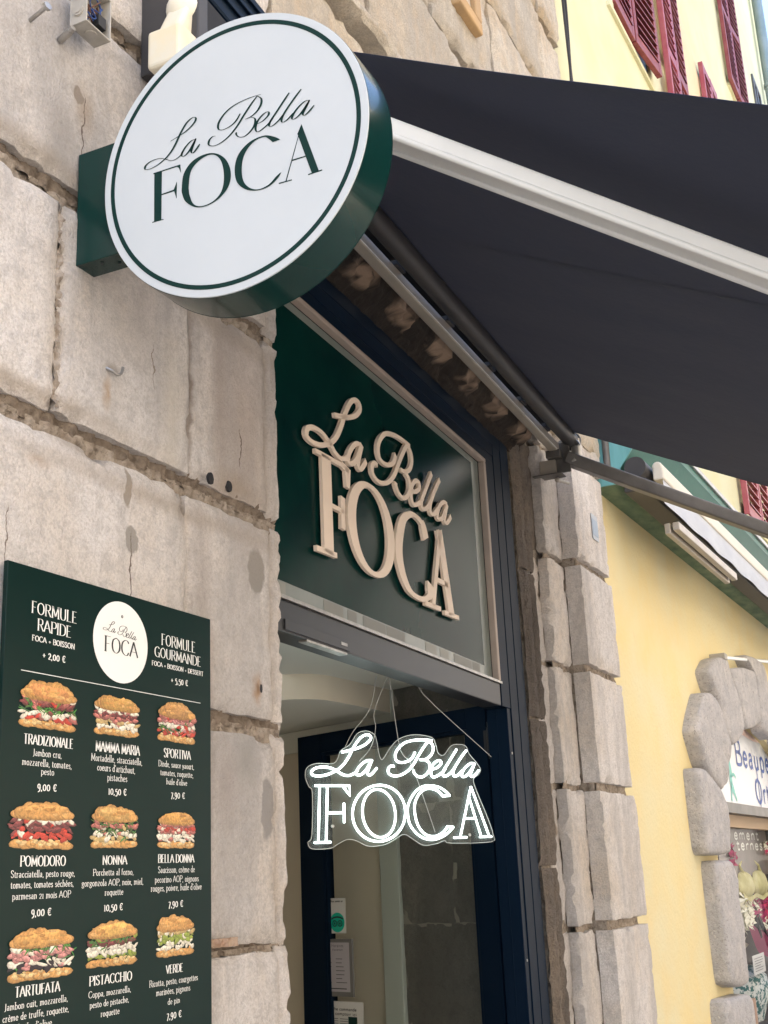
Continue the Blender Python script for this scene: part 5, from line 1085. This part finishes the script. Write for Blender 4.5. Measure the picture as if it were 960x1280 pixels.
window(1.46, 2.42, 5.80, 7.6); shutter(yb, 1.44, 1.93, 5.77, 7.6, M['redsh'], -.045); shutter(yb, 1.95, 2.46, 5.77, 7.6, M['redsh'], -.05, ang=-6)
mb = MB(); ar = [(3.09, 4.9)]+[(3.92+.83*math.cos(g), 6.75+.78*math.sin(g)) for g in [PI-k*PI/24 for k in range(25)]]+[(4.75, 4.9)]
mb.prism(ar, lambda a, z: YB(a, -.035, z), lambda a, z: YB(a, 0, z), back=False); mb.build('arched_surround', M['tanr'], yb)
shutter(yb, 2.88, 3.23, 4.65, 8.0, M['redsh2'], -.09); shutter(yb, 3.25, 3.60, 4.65, 8.0, M['redsh'], -.085)
mb = MB(); mb.box(YB, 3.6, 3.95, -.10, -.06, 5.74, 5.77); mb.ball(YB(3.95, -.09, 5.77), .045, 8); mb.build('shutter_catch', M['redsh'], yb)
shutter(yb, 4.62, 4.94, 5.6, 7.32, M['redsh2'], -.07); shutter(yb, 4.96, 5.26, 5.6, 7.34, M['redsh2'], -.07)
window(6.7, 7.3, 8.4, 10.3); shutter(yb, 6.52, 6.95, 8.32, 10.3, M['redsh'], -.07); shutter(yb, 6.97, 7.38, 8.32, 10.3, M['redsh'], -.07, ang=-5)
window(8.9, 9.35, 8.6, 9.80, M['greyalu'])
shutter(yb, 3.92, 4.48, 2.66, 4.3, M['redsh2'], -.07); shutter(yb, 4.51, 4.98, 2.66, 4.3, M['redsh2'], -.07); 
mb = MB(); mb.box(YB, 3.85, 5.1, -.09, 0, 2.58, 2.64); mb.build('window_sill', M['yellow_up'], yb, bevel=.006)
dp = thing('downpipe', 'grey zinc downpipe at the far corner of the yellow house against the sky', 'downpipe', YBL(9.95, -.1, -EYE))
mb = MB(); mb.tube([YB(9.95, -.12, -1.6), YB(9.95, -.12, 14.5)], .07, 16); mb.build('pipe', M['pipe'], dp, smooth=True)
for z in (8.5, 10.3, 11.9, 13.5): mb = MB(); mb.tube([YB(9.95, -.12, z), YB(9.95, -.12, z+.05)], .082, 16); mb.build('pipe_clamp', M['pipe'], dp, smooth=True)
cb = thing('hanging_cable', 'black cable running down the seam between the stone facade and the yellow house', 'cable', (5.85, -.03, 2.2))
for sh in (0, .04):
    mb = MB(); mb.tube(catmull([(5.88+.03*math.sin(z*2.3+sh*30)+sh*math.sin(z*3), -.035, z) for z in [2.3+k*.35 for k in range(22)]], 3), .008, 6); mb.build('cable_strand', M['cable'], cb, smooth=True)
cp = thing('seam_pipe', 'short dark pipe beside the green fascia end at the edge of the stone pier', 'pipe', (5.84, -.03, 1.95))
mb = MB(); mb.tube([(5.835, -.025, 1.93), (5.83, -.03, 2.6)], .018, 12); mb.tube([(5.834, -.028, 2.10), (5.834, -.028, 2.14)], .025, 12); mb.build('pipe', M['greyalu'], cp, smooth=True)
sk = thing('small_paper_sticker', 'small faded blue and white sticker on the topmost pale quoin under the grey awning arm', 'sticker', (5.55, -.01, 1.5))
mb = MB(); mb.box(WB, 5.50, 5.60, -.008, -.0065, 1.50, 1.625, 0); mb.box(WB, 5.51, 5.59, -.0095, -.0082, 1.52, 1.60, 1); mb.build('sticker', [mat('faded_sticker', (.46, .50, .55), .6), mat('faded_blue_print', (.34, .42, .52), .6)], sk)

# ================================================================== STREET
mb = MB(); mb.add([(-300, -300, -1.6), (300, -300, -1.6), (300, 300, -1.6), (-300, 300, -1.6)], [(0, 1, 2, 3)]); g = mb.build('ground', M['ground']); tag(g, kind='structure')
op = thing('opposite_building', 'unseen pale ochre rendered house added across the street for bounce light', 'building', (4, -6.5, -EYE))  # out-of-view house, put in for warm bounce light and window reflections
mb = MB(); mb.box(WB, -14, 60, -14, -6.6, -1.6, 11); mb.build('wall', M['oppwall'], op)
for x_ in range(-6, 50, 3):
    for z in (1.6, 4.6, 7.6): mb = MB(); mb.box(WB, x_, x_+1.1, -6.59, -6.57, z, z+1.7); mb.build('window', M['darkglass'], op)
